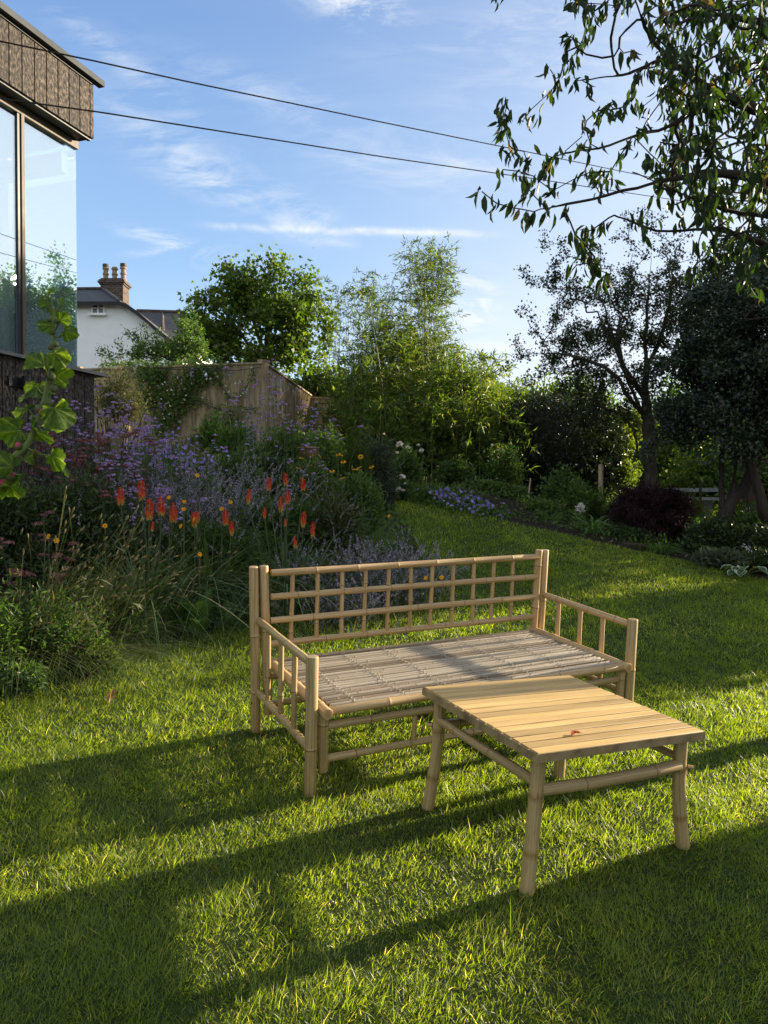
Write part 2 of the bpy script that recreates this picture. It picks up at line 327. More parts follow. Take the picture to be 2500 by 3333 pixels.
def make_grass():
    mb = MB()
    for y0, y1, rho, w, h in ((.6,2.2,30000,.0021,.029),(2.2,3.4,27000,.0023,.029),(3.4,5.0,17000,.0029,.030),(5,8,8000,.0044,.036),(8,13,5200,.0062,.036)):
        xm = .62*y1+1.0; n = int((y1-y0)*2*xm*rho)
        x = rng.uniform(-xm, xm, n); y = rng.uniform(y0, y1, n)
        k = (np.abs(x) < .60*y+.75) & (x > left_edge(y)-.06+.12*vnoise(x,y,3,5)) & (x < right_edge(y)+.03)
        patch = vnoise(x, y, 5, 1)*.55+vnoise(x, y, 14, 2)*.45
        k &= rng.uniform(size=n) < .38+1.0*patch
        x, y, patch = x[k], y[k], patch[k]; n = len(x)
        P = np.stack([x, y, ground_z(x, y)-.004], -1)
        edge = np.clip(1-(x-left_edge(y))/.5, 0, 1)
        tall = rng.uniform(size=n) < .05
        L = h*(.55+.75*patch)*rng.lognormal(0,.38,n)*(1+.5*edge)*(1+.45*tall)
        a = rng.uniform(0, 2*np.pi, n)*.0 + 2*np.pi*(vnoise(x,y,7,3)*1.3+rng.uniform(0,1,n)*.75)
        lean = rng.uniform(.15,.95,n)
        D = np.stack([np.cos(a)*lean, np.sin(a)*lean, np.ones(n)], -1)
        tint = np.clip(.15+.40*vnoise(x,y,2.2,8)+.28*vnoise(x,y,.7,31)+.25*rng.normal(size=n)*.6+.12*(patch-.5), 0, .86)
        dead = rng.uniform(size=n) < .02+.06*sstep(.5,.8,vnoise(x,y,1.7,21)); tint = np.where(dead, rng.uniform(.92,1,n), tint)
        ribbons(mb, P, D, L, w*rng.uniform(.7,1.25,n), rng.uniform(.05,.45,n), None, 2 if y0 > 4 else 3, tint=tint, W0=.9)
    o = mb.build('lawn_grass', M['grass']); tag(o, 'short mown lawn of green grass blades', 'grass', kind='stuff')
make_grass()

# ------------------------------------------------------------------ bamboo furniture
def pole(mb, p0, p1, r, bend=0.0, spacing=.21, uid=None, r1=None, axis=None, kink=0, bulge=1.0, tone=None):
    tone = random.uniform(.44,.52) if tone is None else tone
    p0 = np.array(p0, float); p1 = np.array(p1, float); L = np.linalg.norm(p1-p0); r1 = r if r1 is None else r1
    uid = random.uniform(0,50) if uid is None else uid
    s = [0.0, .004]; t = [tone,tone]; k = [.93, 1.0]
    q = random.uniform(.25,.9)*spacing
    while q < L-.03:
        s += [q-.012, q-.0035, q, q+.0035, q+.014]; t += [tone,tone,.06,tone+.1,tone]; k += [1.0]+[1+b_*bulge for b_ in (.06,.10,.05,-.01)]
        q += spacing*random.uniform(.8,1.2)
    s += [L-.004, L]; t += [tone,tone]; k += [1.0,.93]
    s = np.array(s); u = s/L; d = nrmz(p1-p0); side = nrmz(np.cross(d, [0.3,.2,1])) if axis is None else np.array(axis, float)
    pts = p0 + d*s[:,None] + side*(bend*np.sin(np.pi*u))[:,None] + side*(kink*(np.abs(u-.62)-.38*u*0))[:,None]*0
    wob = .0012*np.sin(s*23+uid)
    pts = pts + side*wob[:,None]
    tube(mb, pts, (r+(r1-r)*u)*np.array(k), 14, tint=np.array(t), uid=uid)
def pmesh(name, mat, parent, poles):
    mb = MB()
    for a in poles: pole(mb, *a[:3], **(a[3] if len(a) > 3 else {}))
    return mb.build(name, M[mat], parent, smooth=True)
def mat_lawn(x, y, yaw, z=0.0, tx=0, ty=0):
    m = Matrix([[*M3[0],0],[*M3[1],0],[*M3[2],0],[0,0,0,1]])
    return m @ Matrix.Translation((x,y,z)) @ Matrix.Rotation(yaw,4,'Z') @ Matrix.Rotation(tx,4,'X') @ Matrix.Rotation(ty,4,'Y')

def make_sofa():
    L, Dp, HB, HA, HS = 1.7035, .7231, .815, .572, .345
    root = thing('bamboo_sofa', 'long bamboo garden sofa with lattice back and slatted seat standing on the lawn', 'sofa', mat=mat_lawn(-.2748, 2.9916, .4679))
    by = Dp
    def bk(a, z, off=0): return (a, by-.023*(z/HB)+off, z)       # leaning back plane
    # posts
    for a, lx in ((0,-.024),(L,.0)):
        pmesh('back_post', 'bamboo', root, [((a,by,-.03),(a+lx,by-.023,HB+.005),.0235,dict(r1=.0225,spacing=.34))])
        s = 1 if a == 0 else -1
        pmesh('inner_back_post', 'bamboo', root, [((a+s*.056,by-.012,.085),(a+lx+s*.048,by-.030,HB+.008),.0225,dict(r1=.021,spacing=.3))])
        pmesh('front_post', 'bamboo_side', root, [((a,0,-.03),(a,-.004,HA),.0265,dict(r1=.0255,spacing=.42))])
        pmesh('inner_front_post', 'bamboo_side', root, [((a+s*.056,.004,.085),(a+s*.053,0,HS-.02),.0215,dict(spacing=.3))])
        # arm rail, lower side rail, spindles
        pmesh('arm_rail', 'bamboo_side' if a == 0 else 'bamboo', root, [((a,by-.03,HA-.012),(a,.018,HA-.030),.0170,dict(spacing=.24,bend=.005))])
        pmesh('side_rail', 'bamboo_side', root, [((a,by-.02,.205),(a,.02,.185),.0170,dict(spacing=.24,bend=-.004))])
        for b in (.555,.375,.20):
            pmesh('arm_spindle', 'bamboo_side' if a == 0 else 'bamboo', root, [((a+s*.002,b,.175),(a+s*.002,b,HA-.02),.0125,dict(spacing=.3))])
        # seat side rail with the round end that sticks out in front
        pmesh('seat_side_rail', 'bamboo', root, [((a+s*.056,by+.0,HS+.006),(a+s*.053,-.052,HS-.004),.0245,dict(r1=.0235,spacing=.26,bend=.003))])
        for z in (.14, HS, .5):
            for yy, rr_ in ((.0,.029),(by-.01,.0265)):
                if yy == 0 and z > HS+.01: continue
                mb = MB(); tube(mb, [(a-s*(rr_-.004), yy, z+.01),(a-s*(rr_+.002),yy,z+.01)], .006, 8); mb.build('screw', M['screw'], root, smooth=True)
    # back lattice
    zs = (.785,.668,.551,.435)
    for i, z in enumerate(zs):
        pmesh('back_rail', 'bamboo', root, [((.058,by-.026*(z/HB)-.010,z+.002),(L-.050,by-.026*(z/HB)-.010,z),.0155 if i else .0165,dict(spacing=.26,bend=.004*(-1)**i))])
    for i in range(11):
        a = .169+.131*i
        pmesh('back_spindle', 'bamboo', root, [((a+.004*(i%3-1),by-.024,zs[3]+.004),(a,by-.030,zs[0]-.006),.0108,dict(spacing=.17))])
    # seat frame rails and lower rails
    pmesh('front_rail', 'bamboo', root, [((.07,-.018,HS-.004),(L-.06,-.018,HS-.004),.0190,dict(spacing=.30,bend=-.006))])
    pmesh('rear_rail', 'bamboo', root, [((.07,by-.03,HS-.0),(L-.06,by-.03,HS),.0180,dict(spacing=.30))])
    for yb in (.0, by-.02):
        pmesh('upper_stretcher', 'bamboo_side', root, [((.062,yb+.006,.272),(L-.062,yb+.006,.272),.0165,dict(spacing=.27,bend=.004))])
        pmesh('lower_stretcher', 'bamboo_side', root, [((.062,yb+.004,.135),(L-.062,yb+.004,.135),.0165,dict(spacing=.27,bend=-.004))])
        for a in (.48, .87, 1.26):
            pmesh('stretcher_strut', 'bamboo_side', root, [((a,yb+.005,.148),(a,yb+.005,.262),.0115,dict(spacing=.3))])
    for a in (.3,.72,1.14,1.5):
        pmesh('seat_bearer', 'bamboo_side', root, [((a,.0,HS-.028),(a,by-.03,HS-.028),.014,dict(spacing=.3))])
    # seat slats, lashed into one mat
    mb = MB(); n = 22; y0, y1 = .012, by-.058
    for i in range(n):
        y = y0+(y1-y0)*i/(n-1); r = random.uniform(.0078,.0110)
        e0 = .080+random.uniform(-.003,.010); e1 = L-.085-random.uniform(0,.018)
        pts0 = (e0, y+random.uniform(-.0015,.0015), HS+.006+random.uniform(-.003,.002)); pts1 = (e1, y+random.uniform(-.004,.004), HS+.006+random.uniform(-.001,.003))
        pole(mb, pts0, pts1, r, spacing=.24, bend=random.uniform(-.003,.003), axis=(0,1,0), r1=r*random.uniform(.78,1), bulge=.35, tone=random.choice((.20,.32,.42,.5,.5,.56)))
    mb.build('seat_slats', M['bamboo_grey'], root, smooth=True)
    for k in range(7):
        a = .195+k*.2275; mb = MB(); pts = []
        for i in range(n*2+1):
            y = y0-.006+(y1-y0)*i/(n*2)*1.02
            pts.append((a+(.006 if i%2 else -.004)+.003*math.sin(i*.3+k), y, HS+.0185 if i%2 else HS+.0160))
        tube(mb, pts, .0010, 5)
        for i in range(n):
            y = y0+(y1-y0)*(i+.5)/(n-1)
            tube(mb, [(a-.010,y,HS+.008),(a-.008,y+.003,HS+.0175),(a+.008,y-.002,HS+.0178),(a+.012,y,HS+.008)], .0010, 5, cap=False)
        mb.build('lashing_cord', M['cord'], root)
make_sofa()

def make_table():
    T = .7216; H = 0.494
    yaw = R(26.37); tx = R(-.906); ty = R(3.159)
    mw = mat_lawn(.488, 2.272, yaw, H, tx, ty)
    root = thing('bamboo_coffee_table', 'square bamboo coffee table with slatted top and four splayed legs', 'table', mat=mw)
    inv = mw.inverted()
    def loc(x, y, z): return np.array(inv @ Vector(lawn_pt(x, y, z)))
    th = .030
    mb = MB(); n = 15; w = T/n
    for i in range(n):
        y = w*(i+.5); dz = random.uniform(-.0008,.0008); t = random.uniform(.15,.8)
        ww = w-.0066+random.uniform(-.0012,.0012)
        # each slat a shallow rounded board
        prof = [(-.5,-.010),(-.5,-.0025),(-.44,0),(.44,0),(.5,-.0025),(.5,-.010)]
        nx = 14; V=[]; 
        for k in range(nx+1):
            x = .004+(T-.008)*k/nx; wob = .0008*math.sin(k*.9+i*2.1)
            V += [(x, y+a*ww+wob, b+dz) for a, b in prof]
        m_ = len(prof); Q = [[k*m_+j, (k+1)*m_+j, (k+1)*m_+j+1, k*m_+j+1] for k in range(nx) for j in range(m_-1)]
        Q = [q[::-1] for q in Q]
        mb.add(V, quads=Q, tint=t)
        mb.add([V[j] for j in range(m_)], quads=[[0,1,4,5],[1,2,3,4]], tint=t); mb.add([V[-m_+j] for j in range(m_)], quads=[[0,5,4,1],[1,4,3,2]], tint=t)
    mb.build('tabletop_slats', M['tabletop'], root)
    mb = MB()
    box(mb, (T/2,.006,-.018),(T,.011,th-.002)); box(mb,(T/2,T-.006,-.018),(T,.011,th-.002))
    box(mb, (.002,T/2,-.0185),(.010,T,th-.003)); box(mb,(T-.002,T/2,-.0185),(.010,T,th-.003))
    mb.build('edge_band', M['table_edge'], root)
    mb = MB(); box(mb, (T/2,T/2,-.0165),(T-.024,T-.026,.011)); mb.build('gap_shade_board', M['bark_dark'], root)  # dark sheet added below the slats so their gaps read as shade
    G4 = [(.485,2.343),(1.102,2.641),(.779,3.197),(.197,2.899)]
    C4 = [(.05,.055),(T-.05,.055),(T-.05,T-.05),(.05,T-.05)]
    tops = []; feet = []
    for (gx,gy),(a,b) in zip(G4, C4):
        foot = loc(gx, gy, -.02); top = np.array([a,b,-.032]); mid = top*.42+foot*.58
        out = nrmz(np.array([a-T/2, b-T/2, 0])); 
        # near vertical upper length then a bend near the ankle
        pts = []; S = np.linspace(0,1,26); tin = []
        for s in S:
            p = top+(foot-top)*s; p = p + (-out*.010*math.sin(math.pi*min(1,s*1.1)))*1.0
            pts.append(p)
        pts = np.array(pts); rad = np.full(26,.0235); tint = np.full(26,.5)
        for q in (7, 17):
            rad[q] *= 1.08; tint[q] = .30; rad[q-1] *= 1.03; rad[q+1]*=1.03
        rad[17:] *= np.linspace(1,1.07,9)
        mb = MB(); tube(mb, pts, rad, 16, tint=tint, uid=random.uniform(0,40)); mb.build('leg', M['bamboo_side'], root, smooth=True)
        tops.append(top); feet.append(foot)
    def onleg(i, s): return tops[i]+(feet[i]-tops[i])*s
    rails = [(0,1,.24,.0200,.010),(1,2,.19,.0150,0),(2,3,.24,.0170,0),(3,0,.19,.0160,0)]
    for i, j, s, r, bend in rails:
        a, b = onleg(i, s), onleg(j, s); d = nrmz(b-a)
        pmesh('rail', 'bamboo_side', root, [(a+d*.016, b-d*.016, r, dict(bend=bend,spacing=.26,axis=(0,0,-1),r1=r*1.1))])
    for i in (0,1,3):
        c = onleg(i,.25); mb = MB(); o_ = nrmz(np.array([c[0]-T/2,c[1]-T/2,0]))
        tube(mb, [c+o_*.02, c+o_*.040], .0065, 10, cap=True); mb.build('peg', M['bamboo'], root, smooth=True)
    # fallen leaf lying on the table
    lf = MB(); V=[]; nseg = 10
    for k in range(nseg+1):
        u = k/nseg; hw = .010*math.sin(math.pi*min(1,u*.93+.03))**.8; x = -.022+.044*u
        for a in (-1,-.5,0,.5,1): V.append((x, a*hw+.006*math.sin(u*3), .0015+.011*abs(a)**1.5*(.2+.5*u)+.003*math.sin(u*3.1)))
    Q = [[k*5+j,k*5+j+1,(k+1)*5+j+1,(k+1)*5+j] for k in range(nseg) for j in range(4)]
    lf.add(V, quads=Q, tint=np.tile([.9,.5,.1,.5,.9], nseg+1)); tube(lf, [(.020,.002,.003),(.028,.0,.004),(.032,-.003,.002)], .0009, 5)
    o = lf.build('fallen_leaf', M['leaf_red'], smooth=True)
    o.matrix_world = mw @ Matrix.Translation((.225,.095,.0015)) @ Matrix.Rotation(R(12),4,'Z')
    tag(o, 'curled orange red leaf lying on the coffee table', 'leaf')
make_table()

for (px, py, s, lab) in ((352,2298,.075,'upright brown dead leaf caught in the lawn at left'),(430,2122,.05,'small brown leaf on the lawn below the flower bed'),(2005,2020,.0,'')):
    if not s: continue
    p = on_lawn(px, py); mb = MB(); V=[]
    for k in range(9):
        u=k/8; hw=.25*s*math.sin(math.pi*min(1,u*.95+.02)); V += [(a*hw, .1*s*math.sin(u*5)+abs(a)*hw*.6, s*u) for a in (-1,0,1)]
    mb.add(V, quads=[[k*3+j,k*3+j+1,(k+1)*3+j+1,(k+1)*3+j] for k in range(8) for j in range(2)], tint=.6)
    o = mb.build('dead_leaf', M['dead_leaf'], smooth=True); o.location = p+np.array([0,0,.02]); o.rotation_euler = (-.3,.5,.4); tag(o, lab, 'leaf')
# ------------------------------------------------------------------ garden room, house, fence, cables
M['cladding'] = surf('cladding', [(.38,(.004,.0035,.003)),(.48,(.040,.031,.024)),(.58,(.11,.085,.065)),(.72,(.24,.19,.15))], (46,46,22), bump=1.0, bscale=(90,90,55), dist=.012, rough=.8, tintdark=.5, detail=9, spec=.35)
M['black'] = surf('black', [(0,(.010,.010,.011)),(1,(.018,.018,.019))], bump=0, rough=.45)
M['gutter'] = surf('gutter', [(.3,(.060,.064,.066)),(.7,(.080,.084,.085))], (3,3,3), bump=.02, rough=.75, spec=.1)
M['frame_wood'] = surf('frame_wood', [(.3,(.07,.05,.035)),(.7,(.14,.105,.075))], (30,30,3), bump=.2, dist=.002, rough=.6)
M['sill'] = surf('sill', [(.3,(.13,.13,.13)),(.7,(.19,.18,.17))], (5,5,5), bump=0, rough=.35, metallic=.3)
M['white_wall'] = surf('white_wall', [(.3,(.84,.84,.83)),(.5,(.90,.90,.89)),(.7,(.93,.93,.92))], (1.2,1.2,1.2), bump=.5, bscale=(14,14,14), dist=.03, rough=.9)
M['interior'] = surf('interior', [(.3,(.84,.85,.84)),(.7,(.88,.88,.87))], (2,2,2), bump=0, rough=.8)
M['slate'] = surf('slate', [(.3,(.035,.034,.038)),(.55,(.085,.080,.082)),(.8,(.15,.13,.12))], (4,4,14), bump=.6, dist=.02, rough=.7, detail=9)
M['clay'] = surf('clay', [(.3,(.20,.10,.06)),(.5,(.30,.16,.10)),(.75,(.40,.26,.18))], (9,9,9), bump=.2, dist=.004, rough=.85, detail=8)
M['pot_pale'] = surf('pot_pale', [(.3,(.24,.18,.11)),(.7,(.34,.26,.17))], (9,9,9), bump=.2, rough=.85)
M['fence'] = surf('fence', [(.28,(.08,.06,.038)),(.45,(.24,.18,.11)),(.6,(.34,.265,.165)),(.8,(.46,.37,.24))], (16,16,2.2), bump=.5, bscale=(60,60,5), dist=.006, rough=.85, tintdark=.35, detail=8)
M['cable'] = surf('cable', [(0,(.004,.004,.005)),(1,(.006,.006,.007))], bump=0, rough=.8, spec=.05)
M['shed_paint'] = surf('shed_paint', [(.3,(.20,.22,.23)),(.7,(.30,.32,.33))], (3,3,3), bump=.05, rough=.5)
M['shed_dark'] = surf('shed_dark', [(.3,(.14,.14,.14)),(.7,(.24,.23,.22))], (3,3,12), bump=.2, rough=.8)
M['stake'] = surf('stake', [(.3,(.32,.24,.14)),(.7,(.50,.40,.26))], (20,20,4), bump=.3, dist=.003, rough=.8)
M['pane_dark'] = surf('pane_dark', [(0,(.03,.04,.055)),(1,(.06,.075,.09))], (3,3,3), bump=0, rough=.08, spec=.8)
def brick_mat():
    m, nt, out = newmat('brick'); L = nt.links.new
    tc = node(nt,'ShaderNodeTexCoord'); mp = node(nt,'ShaderNodeMapping'); mp.inputs['Rotation'].default_value=(R(90),0,0); L(tc.outputs['Object'], mp.inputs[0])
    b = node(nt,'ShaderNodeTexBrick'); b.inputs['Scale'].default_value=1; b.inputs['Brick Width'].default_value=.22; b.inputs['Row Height'].default_value=.078; b.inputs['Mortar Size'].default_value=.010
    b.inputs['Color1'].default_value=(.10,.06,.045,1); b.inputs['Color2'].default_value=(.045,.035,.032,1); b.inputs['Mortar'].default_value=(.16,.14,.12,1); b.inputs['Bias'].default_value=-.1
    L(mp.outputs[0], b.inputs[0]); n = node(nt,'ShaderNodeTexNoise', i_Scale=9.0, i_Detail=6); L(tc.outputs['Object'], n.inputs['Vector'])
    c = ramp(nt, n.outputs[0], [(.3,(.45,.45,.45)),(.6,(1.2,1.15,1.1))]); x = node(nt,'ShaderNodeMix', data_type='RGBA', blend_type='MULTIPLY'); x.inputs[0].default_value=1
    L(b.outputs[0], x.inputs[6]); L(c, x.inputs[7]); p = node(nt,'ShaderNodeBsdfPrincipled', i_Roughness=.9); L(x.outputs[2], p.inputs[0])
    bp = node(nt,'ShaderNodeBump', i_Strength=.6, i_Distance=.01); L(b.outputs['Fac'], bp.inputs['Height']); bp.invert=True; L(bp.outputs[0], p.inputs['Normal']); L(p.outputs[0], out.inputs[0]); return m
M['brick'] = brick_mat()
def glass_mat():
    m, nt, out = newmat('glass'); L = nt.links.new
    g = node(nt,'ShaderNodeBsdfGlossy', i_Roughness=.0); g.inputs[0].default_value=(.88,.96,1,1)
    t = node(nt,'ShaderNodeBsdfTransparent'); t.inputs[0].default_value=(.88,.96,1,1)
    fr = node(nt,'ShaderNodeLayerWeight', i_Blend=.35); mp = node(nt,'ShaderNodeMapRange'); L(fr.outputs['Facing'], mp.inputs[0]); mp.inputs[3].default_value=.46; mp.inputs[4].default_value=.85
    x = node(nt,'ShaderNodeMixShader'); L(mp.outputs[0], x.inputs[0]); L(t.outputs[0], x.inputs[1]); L(g.outputs[0], x.inputs[2]); L(x.outputs[0], out.inputs[0]); return m
M['glass'] = glass_mat()

def make_garden_room():
    C0 = at(313, 1623, 8.0); C0[2] = 0
    wv = np.array([.32,.947,0]); wv /= np.linalg.norm(wv); nv = np.array([wv[1], -wv[0], 0])
    # local axes: x along facade toward the camera, y outward, z up
    mw = Matrix(((-wv[0],nv[0],0,C0[0]),(-wv[1],nv[1],0,C0[1]),(0,0,1,0),(0,0,0,1)))
    def zpx(py): return CAM[2]+(1623-py)/F*8.0
    root = thing('garden_room', 'garden building with charred timber cladding, grey gutter and tall corner glazing', 'building', mat=mw)
    zb, zt = zpx(462), zpx(287); zs = zpx(1215); LX = 6.5
    W = 4.6
    mb = MB(); x = 0.052; i = 0
    box(mb, (.024,-.03,(zb+zt)/2),(.046,.06,zt-zb), tint=.9)
    while x < LX:
        bw = .152; box(mb, (x+bw/2,-.011,(zb+zt)/2),(bw-.013,.022,zt-zb), tint=random.uniform(.3,.8)); x += bw
    mb.build('fascia_boards', M['cladding'], root)
    mb = MB(); box(mb, (LX/2,-.045,(zb+zt)/2-.01),(LX-.02,.04,zt-zb+.02)); box(mb,(LX/2+.03,-W/2,zb-.012+.01),(LX-.06,W-.12,.02)); box(mb, (LX/2+.02,.004,zt-.008),(LX-.03,.02,.02))
    mb.build('soffit', M['black'], root)
    mb = MB(); box(mb, (LX/2-.07,.028,zt+.036),(LX+.05,.075,.060)); mb.build('gutter', M['gutter'], root)
    mb = MB(); box(mb, (LX/2,-W/2-.05,zt+.045),(LX-.02,W,.05)); mb.build('roof', M['black'], root)
    mb = MB(); y = -.06
    while y > -W: box(mb, (.012,y-.076,(zb+zt)/2),(.022,.146,zt-zb), tint=random.uniform(.3,.8)); y -= .152
    mb.build('end_fascia_boards', M['cladding'], root)
    # glazing, set back from the boards
    gy = -.205; gz0, gz1 = zs+.012, zb-.004
    zsill = zs
    mb = MB(); box(mb, (LX/2-.06,-.09,zsill-.015),(LX+.12,.30,.030)); mb.build('sill', M['sill'], root)
    # head trim
    mb = MB(); box(mb, (LX/2+.01,gy+.012,gz1-.045),(LX-.02,.04,.085)); mb.build('window_head', M['frame_wood'], root)
    def xs_at(px):   # along-facade distance where the glazing line crosses a photo column
        k = (px-1250)/F; bx = C0[0]+gy*nv[0]; by_ = C0[1]+gy*nv[1]
        return (k*by_-bx)/(-wv[0]+k*wv[1])
    xm = xs_at(66)
    for n_, a, b in (('window_pane', .03, xm-.03),('window_pane', xm+.05, xm+1.75),('window_pane', xm+1.85, LX-.1)):
        p = MB(); box(p, ((a+b)/2, gy, (gz0+gz1-.09)/2),(b-a, .008, gz1-.09-gz0)); o = p.build(n_, M['glass'], root)
    p = MB(); box(p, (.022, gy-(W-.3)/2-.006, (gz0+gz1-.09)/2),(.008, W-.3, gz1-.09-gz0)); p.build('window_pane', M['glass'], root)
    mb = MB(); box(mb, (xm-.006,gy+.004,(gz0+gz1)/2-.04),(.036,.060,gz1-gz0-.08)); mb.build('mullion', M['frame_wood'], root)
    mb = MB(); box(mb, (xm+.032,gy-.004,(gz0+gz1)/2-.04),(.036,.050,gz1-gz0-.08)); mb.build('mullion', M['black'], root)
    mb = MB(); box(mb, (xm+1.80,gy,(gz0+gz1)/2-.04),(.09,.06,gz1-gz0-.08)); mb.build('mullion', M['black'], root)
    # interior seen through the glass
    mb = MB(); box(mb, (LX/2+.05,-W/2-.14,gz1-.10),(LX-.2,W-.36,.02)); box(mb, (LX/2+.05,-W/2-.14,gz0-.03),(LX-.2,W-.36,.02)); box(mb,(LX-.1,-W/2-.14,(gz0+gz1)/2),(.06,W-.36,gz1-gz0))
    mb.build('interior_room', M['interior'], root)
    mb = MB(); box(mb, (LX/2+1.4,-W+.12,(gz0+gz1)/2),(LX-2.9,.10,gz1-gz0-.2)); mb.build('rear_wall', M['interior'], root)
    for yy in (-1.05,-2.5,-4.2):
        mb = MB(); box(mb, (.10, yy, (gz0+gz1)/2-.05),(.09,.16,gz1-gz0-.13)); mb.build('window_frame', M['interior'], root)
    mb = MB(); box(mb, (.14,-W/2,gz1-.26),(.08,W-.5,.20)); mb.build('blind_box', M['interior'], root)
    # lower boards
    x = .010; mb = MB(); zl = 0.0
    while x < LX:
        bw = .152; box(mb, (x+bw/2,-.011,(zl+zsill-.03)/2),(bw-.013,.022,zsill-.03-zl), tint=random.uniform(.3,.8)); x += bw
    mb.build('wall_boards', M['cladding'], root)
    mb = MB(); box(mb, (LX/2+.02,-.045,(zl+zsill-.03)/2-.01),(LX-.02,.04,zsill-.04-zl)); box(mb,(.03,-W/2,(zl+zsill-.03)/2-.02),(.03,W-.1,zsill-.05-zl)); mb.build('wall_backing', M['black'], root)
    # wall lamp
    xl = 1.02; zl_ = CAM[2]+(1623-1243)/F*6.95
    t = thing('wall_lamp', 'black cylindrical outdoor lamp fixed to the timber wall below the window', 'lamp', mat=mw@Matrix.Translation((xl,0.001,zl_)))
    mb = MB(); tube(mb, [(0,.075,-.055),(0,.075,.055)], .040, 20); mb.build('lamp_body', M['black'], t, smooth=False)
    mb = MB(); box(mb, (.05,.012,0),(.20,.020,.085)); box(mb,(0,.035,0),(.03,.06,.04)); mb.build('bracket', M['black'], t)
make_garden_room()

def poly3(mb, pts, tint=.5):
    mb.add(pts, tris=[[0,i,i+1] for i in range(1,len(pts)-1)], tint=tint)
def make_house():
    d = 30.0
    root = thing('white_house', 'white rendered house with slate roof and brick chimney beyond the fence', 'house', loc=tuple(at(400,1623,d)*[1,1,0]))
    O = np.array(root.location)
    def q(px, py, dd): return at(px, py, dd)-O
    gab = [(60,1300),(560,1300),(560,1112),(527,1090),(447,1020),(405,990),(382,984),(60,984)]
    V0 = [q(*g, d) for g in gab]; V1 = [q(*g, d)+np.array([0,9,0]) for g in gab]; n=len(gab)
    mb = MB(); poly3(mb, V0[:3]+V0[3:]); 
    mb.add(V0+V1, quads=[[i,(i+1)%n,(i+1)%n+n,i+n] for i in (0,1,6,7)]); mb.build('wall', M['white_wall'], root)
    # catslide roof edge and slope behind it
    edge = [(386,983),(408,988),(449,1016),(529,1086),(566,1112)]
    mb = MB(); E0=[q(a,b-2,d-.35) for a,b in edge]; E1=[p+np.array([0,9.5,0]) for p in E0]; k=len(edge); up=np.array([0,0,.16])
    mb.add(E0+E1, quads=[[i,i+1,i+1+k,i+k] for i in range(k-1)]); mb.build('roof', M['slate'], root)
    mb = MB(); E2=[p-up for p in E0]; mb.add(E0+E2, quads=[[i,i+1,i+1+k,i+k] for i in range(k-1)])
    a0=q(60,981,d-.35); a1=q(386,981,d-.35); mb.add([a0,a1,a1-up,a0-up], quads=[[0,1,2,3]]); mb.build('bargeboard', M['black'], root)
    # hipped upper roof
    mb = MB(); ap0=at(60,945,d+3.0)-O; ap=at(333,943,d+3.0)-O; s=q(386,981,d-.35); b=q(60,981,d-.35); e=at(432,998,d+4.5)-O
    mb.add([b,s,ap,ap0], quads=[[0,1,2,3]]); mb.add([s,e,ap], tris=[[0,1,2]]); mb.build('hip_roof', M['slate'], root)
    mb = MB(); tube(mb, [ap0+[0,0,.05],ap+[0,0,.05],s+[0,0,.04]], .07, 6); mb.build('ridge_tiles', M['slate'], root)
    # small casement window
    w = MB(); c=(q(301,992,d-.03)+q(340,1021,d-.03))/2; ww=39/F*d; hh=29/F*d
    for dx in (-ww/2,0,ww/2): box(w,(c[0]+dx,c[1]-.03,c[2]),(.055,.06,hh))
    for dz in (-hh/2,hh*.12,hh/2): box(w,(c[0],c[1]-.034,c[2]+dz),(ww+.05,.06,.045))
    f=w.build('window', M['white_wall'], root)
    w=MB(); box(w,(c[0],c[1]+.0,c[2]),(ww,.02,hh)); w.build('pane', M['pane_dark'], f)
    w=MB(); box(w,(c[0],c[1]-.08,c[2]-hh/2-.05),(ww+.22,.2,.07)); w.build('sill', M['white_wall'], f)
    # chimney
    c=at(374,950,d+3.2)-O; cw=74/F*(d+3.2); z0=(at(374,1010,d+3.2)-O)[2]; z1=(at(374,913,d+3.2)-O)[2]
    mb=MB(); box(mb,(c[0],c[1],(z0+z1)/2),(cw*.98,.75,z1-z0)); 
    for k,(g,hz) in enumerate(((.10,.10),(.18,.09),(.08,.08))): box(mb,(c[0],c[1],z1-.10-.09*k+.02*k),(cw+g,.75+g,.075))
    ch=mb.build('chimney', M['brick'], root)
    for px, top, kind in ((345,866,1),(374,868,0),(402,864,1)):
        p=at(px,915,d+3.2)-O; zt=(at(px,top,d+3.2)-O)[2]; h=zt-z1; mb=MB(); r=.115
        prof=[(0,1.25),(.10,1.25),(.12,1.0),(.42,.92),(.44,1.18),(.52,1.18),(.54,.95),(.78,.9),(.80,1.2),(.9,1.25),(.92,1.0),(1,.95)]
        tube(mb,[(p[0],p[1],z1-.03+h*a) for a,_ in prof],[r*b for _,b in prof],14); mb.build('chimney_pot', M['pot_pale'], ch)
        if kind: mb=MB(); tube(mb,[(p[0],p[1],zt-.05),(p[0],p[1],zt+.07)],r*1.2,14); mb.build('pot_cowl', M['slate'], ch)
    # lower wing
    d2=33.0
    P=[at(445,1014,d2+2.5)-O,at(603,1019,d2+2.5)-O,at(603,1106,d2-1)-O,at(540,1098,d2-1)-O,at(500,1070,d2-1)-O]
    mb=MB(); poly3(mb,P); mb.build('wing_roof', M['slate'], root)
    mb=MB(); a=at(525,1104,d2-.8)-O; b=at(600,1106,d2-.8)-O; mb.add([a,b,b-[0,0,4],a-[0,0,4]],quads=[[0,1,2,3]]); r_=b+np.array([0,7,0]); mb.add([b,r_,r_-[0,0,4],b-[0,0,4]],quads=[[0,1,2,3]]); mb.build('wing_wall', M['white_wall'], root)
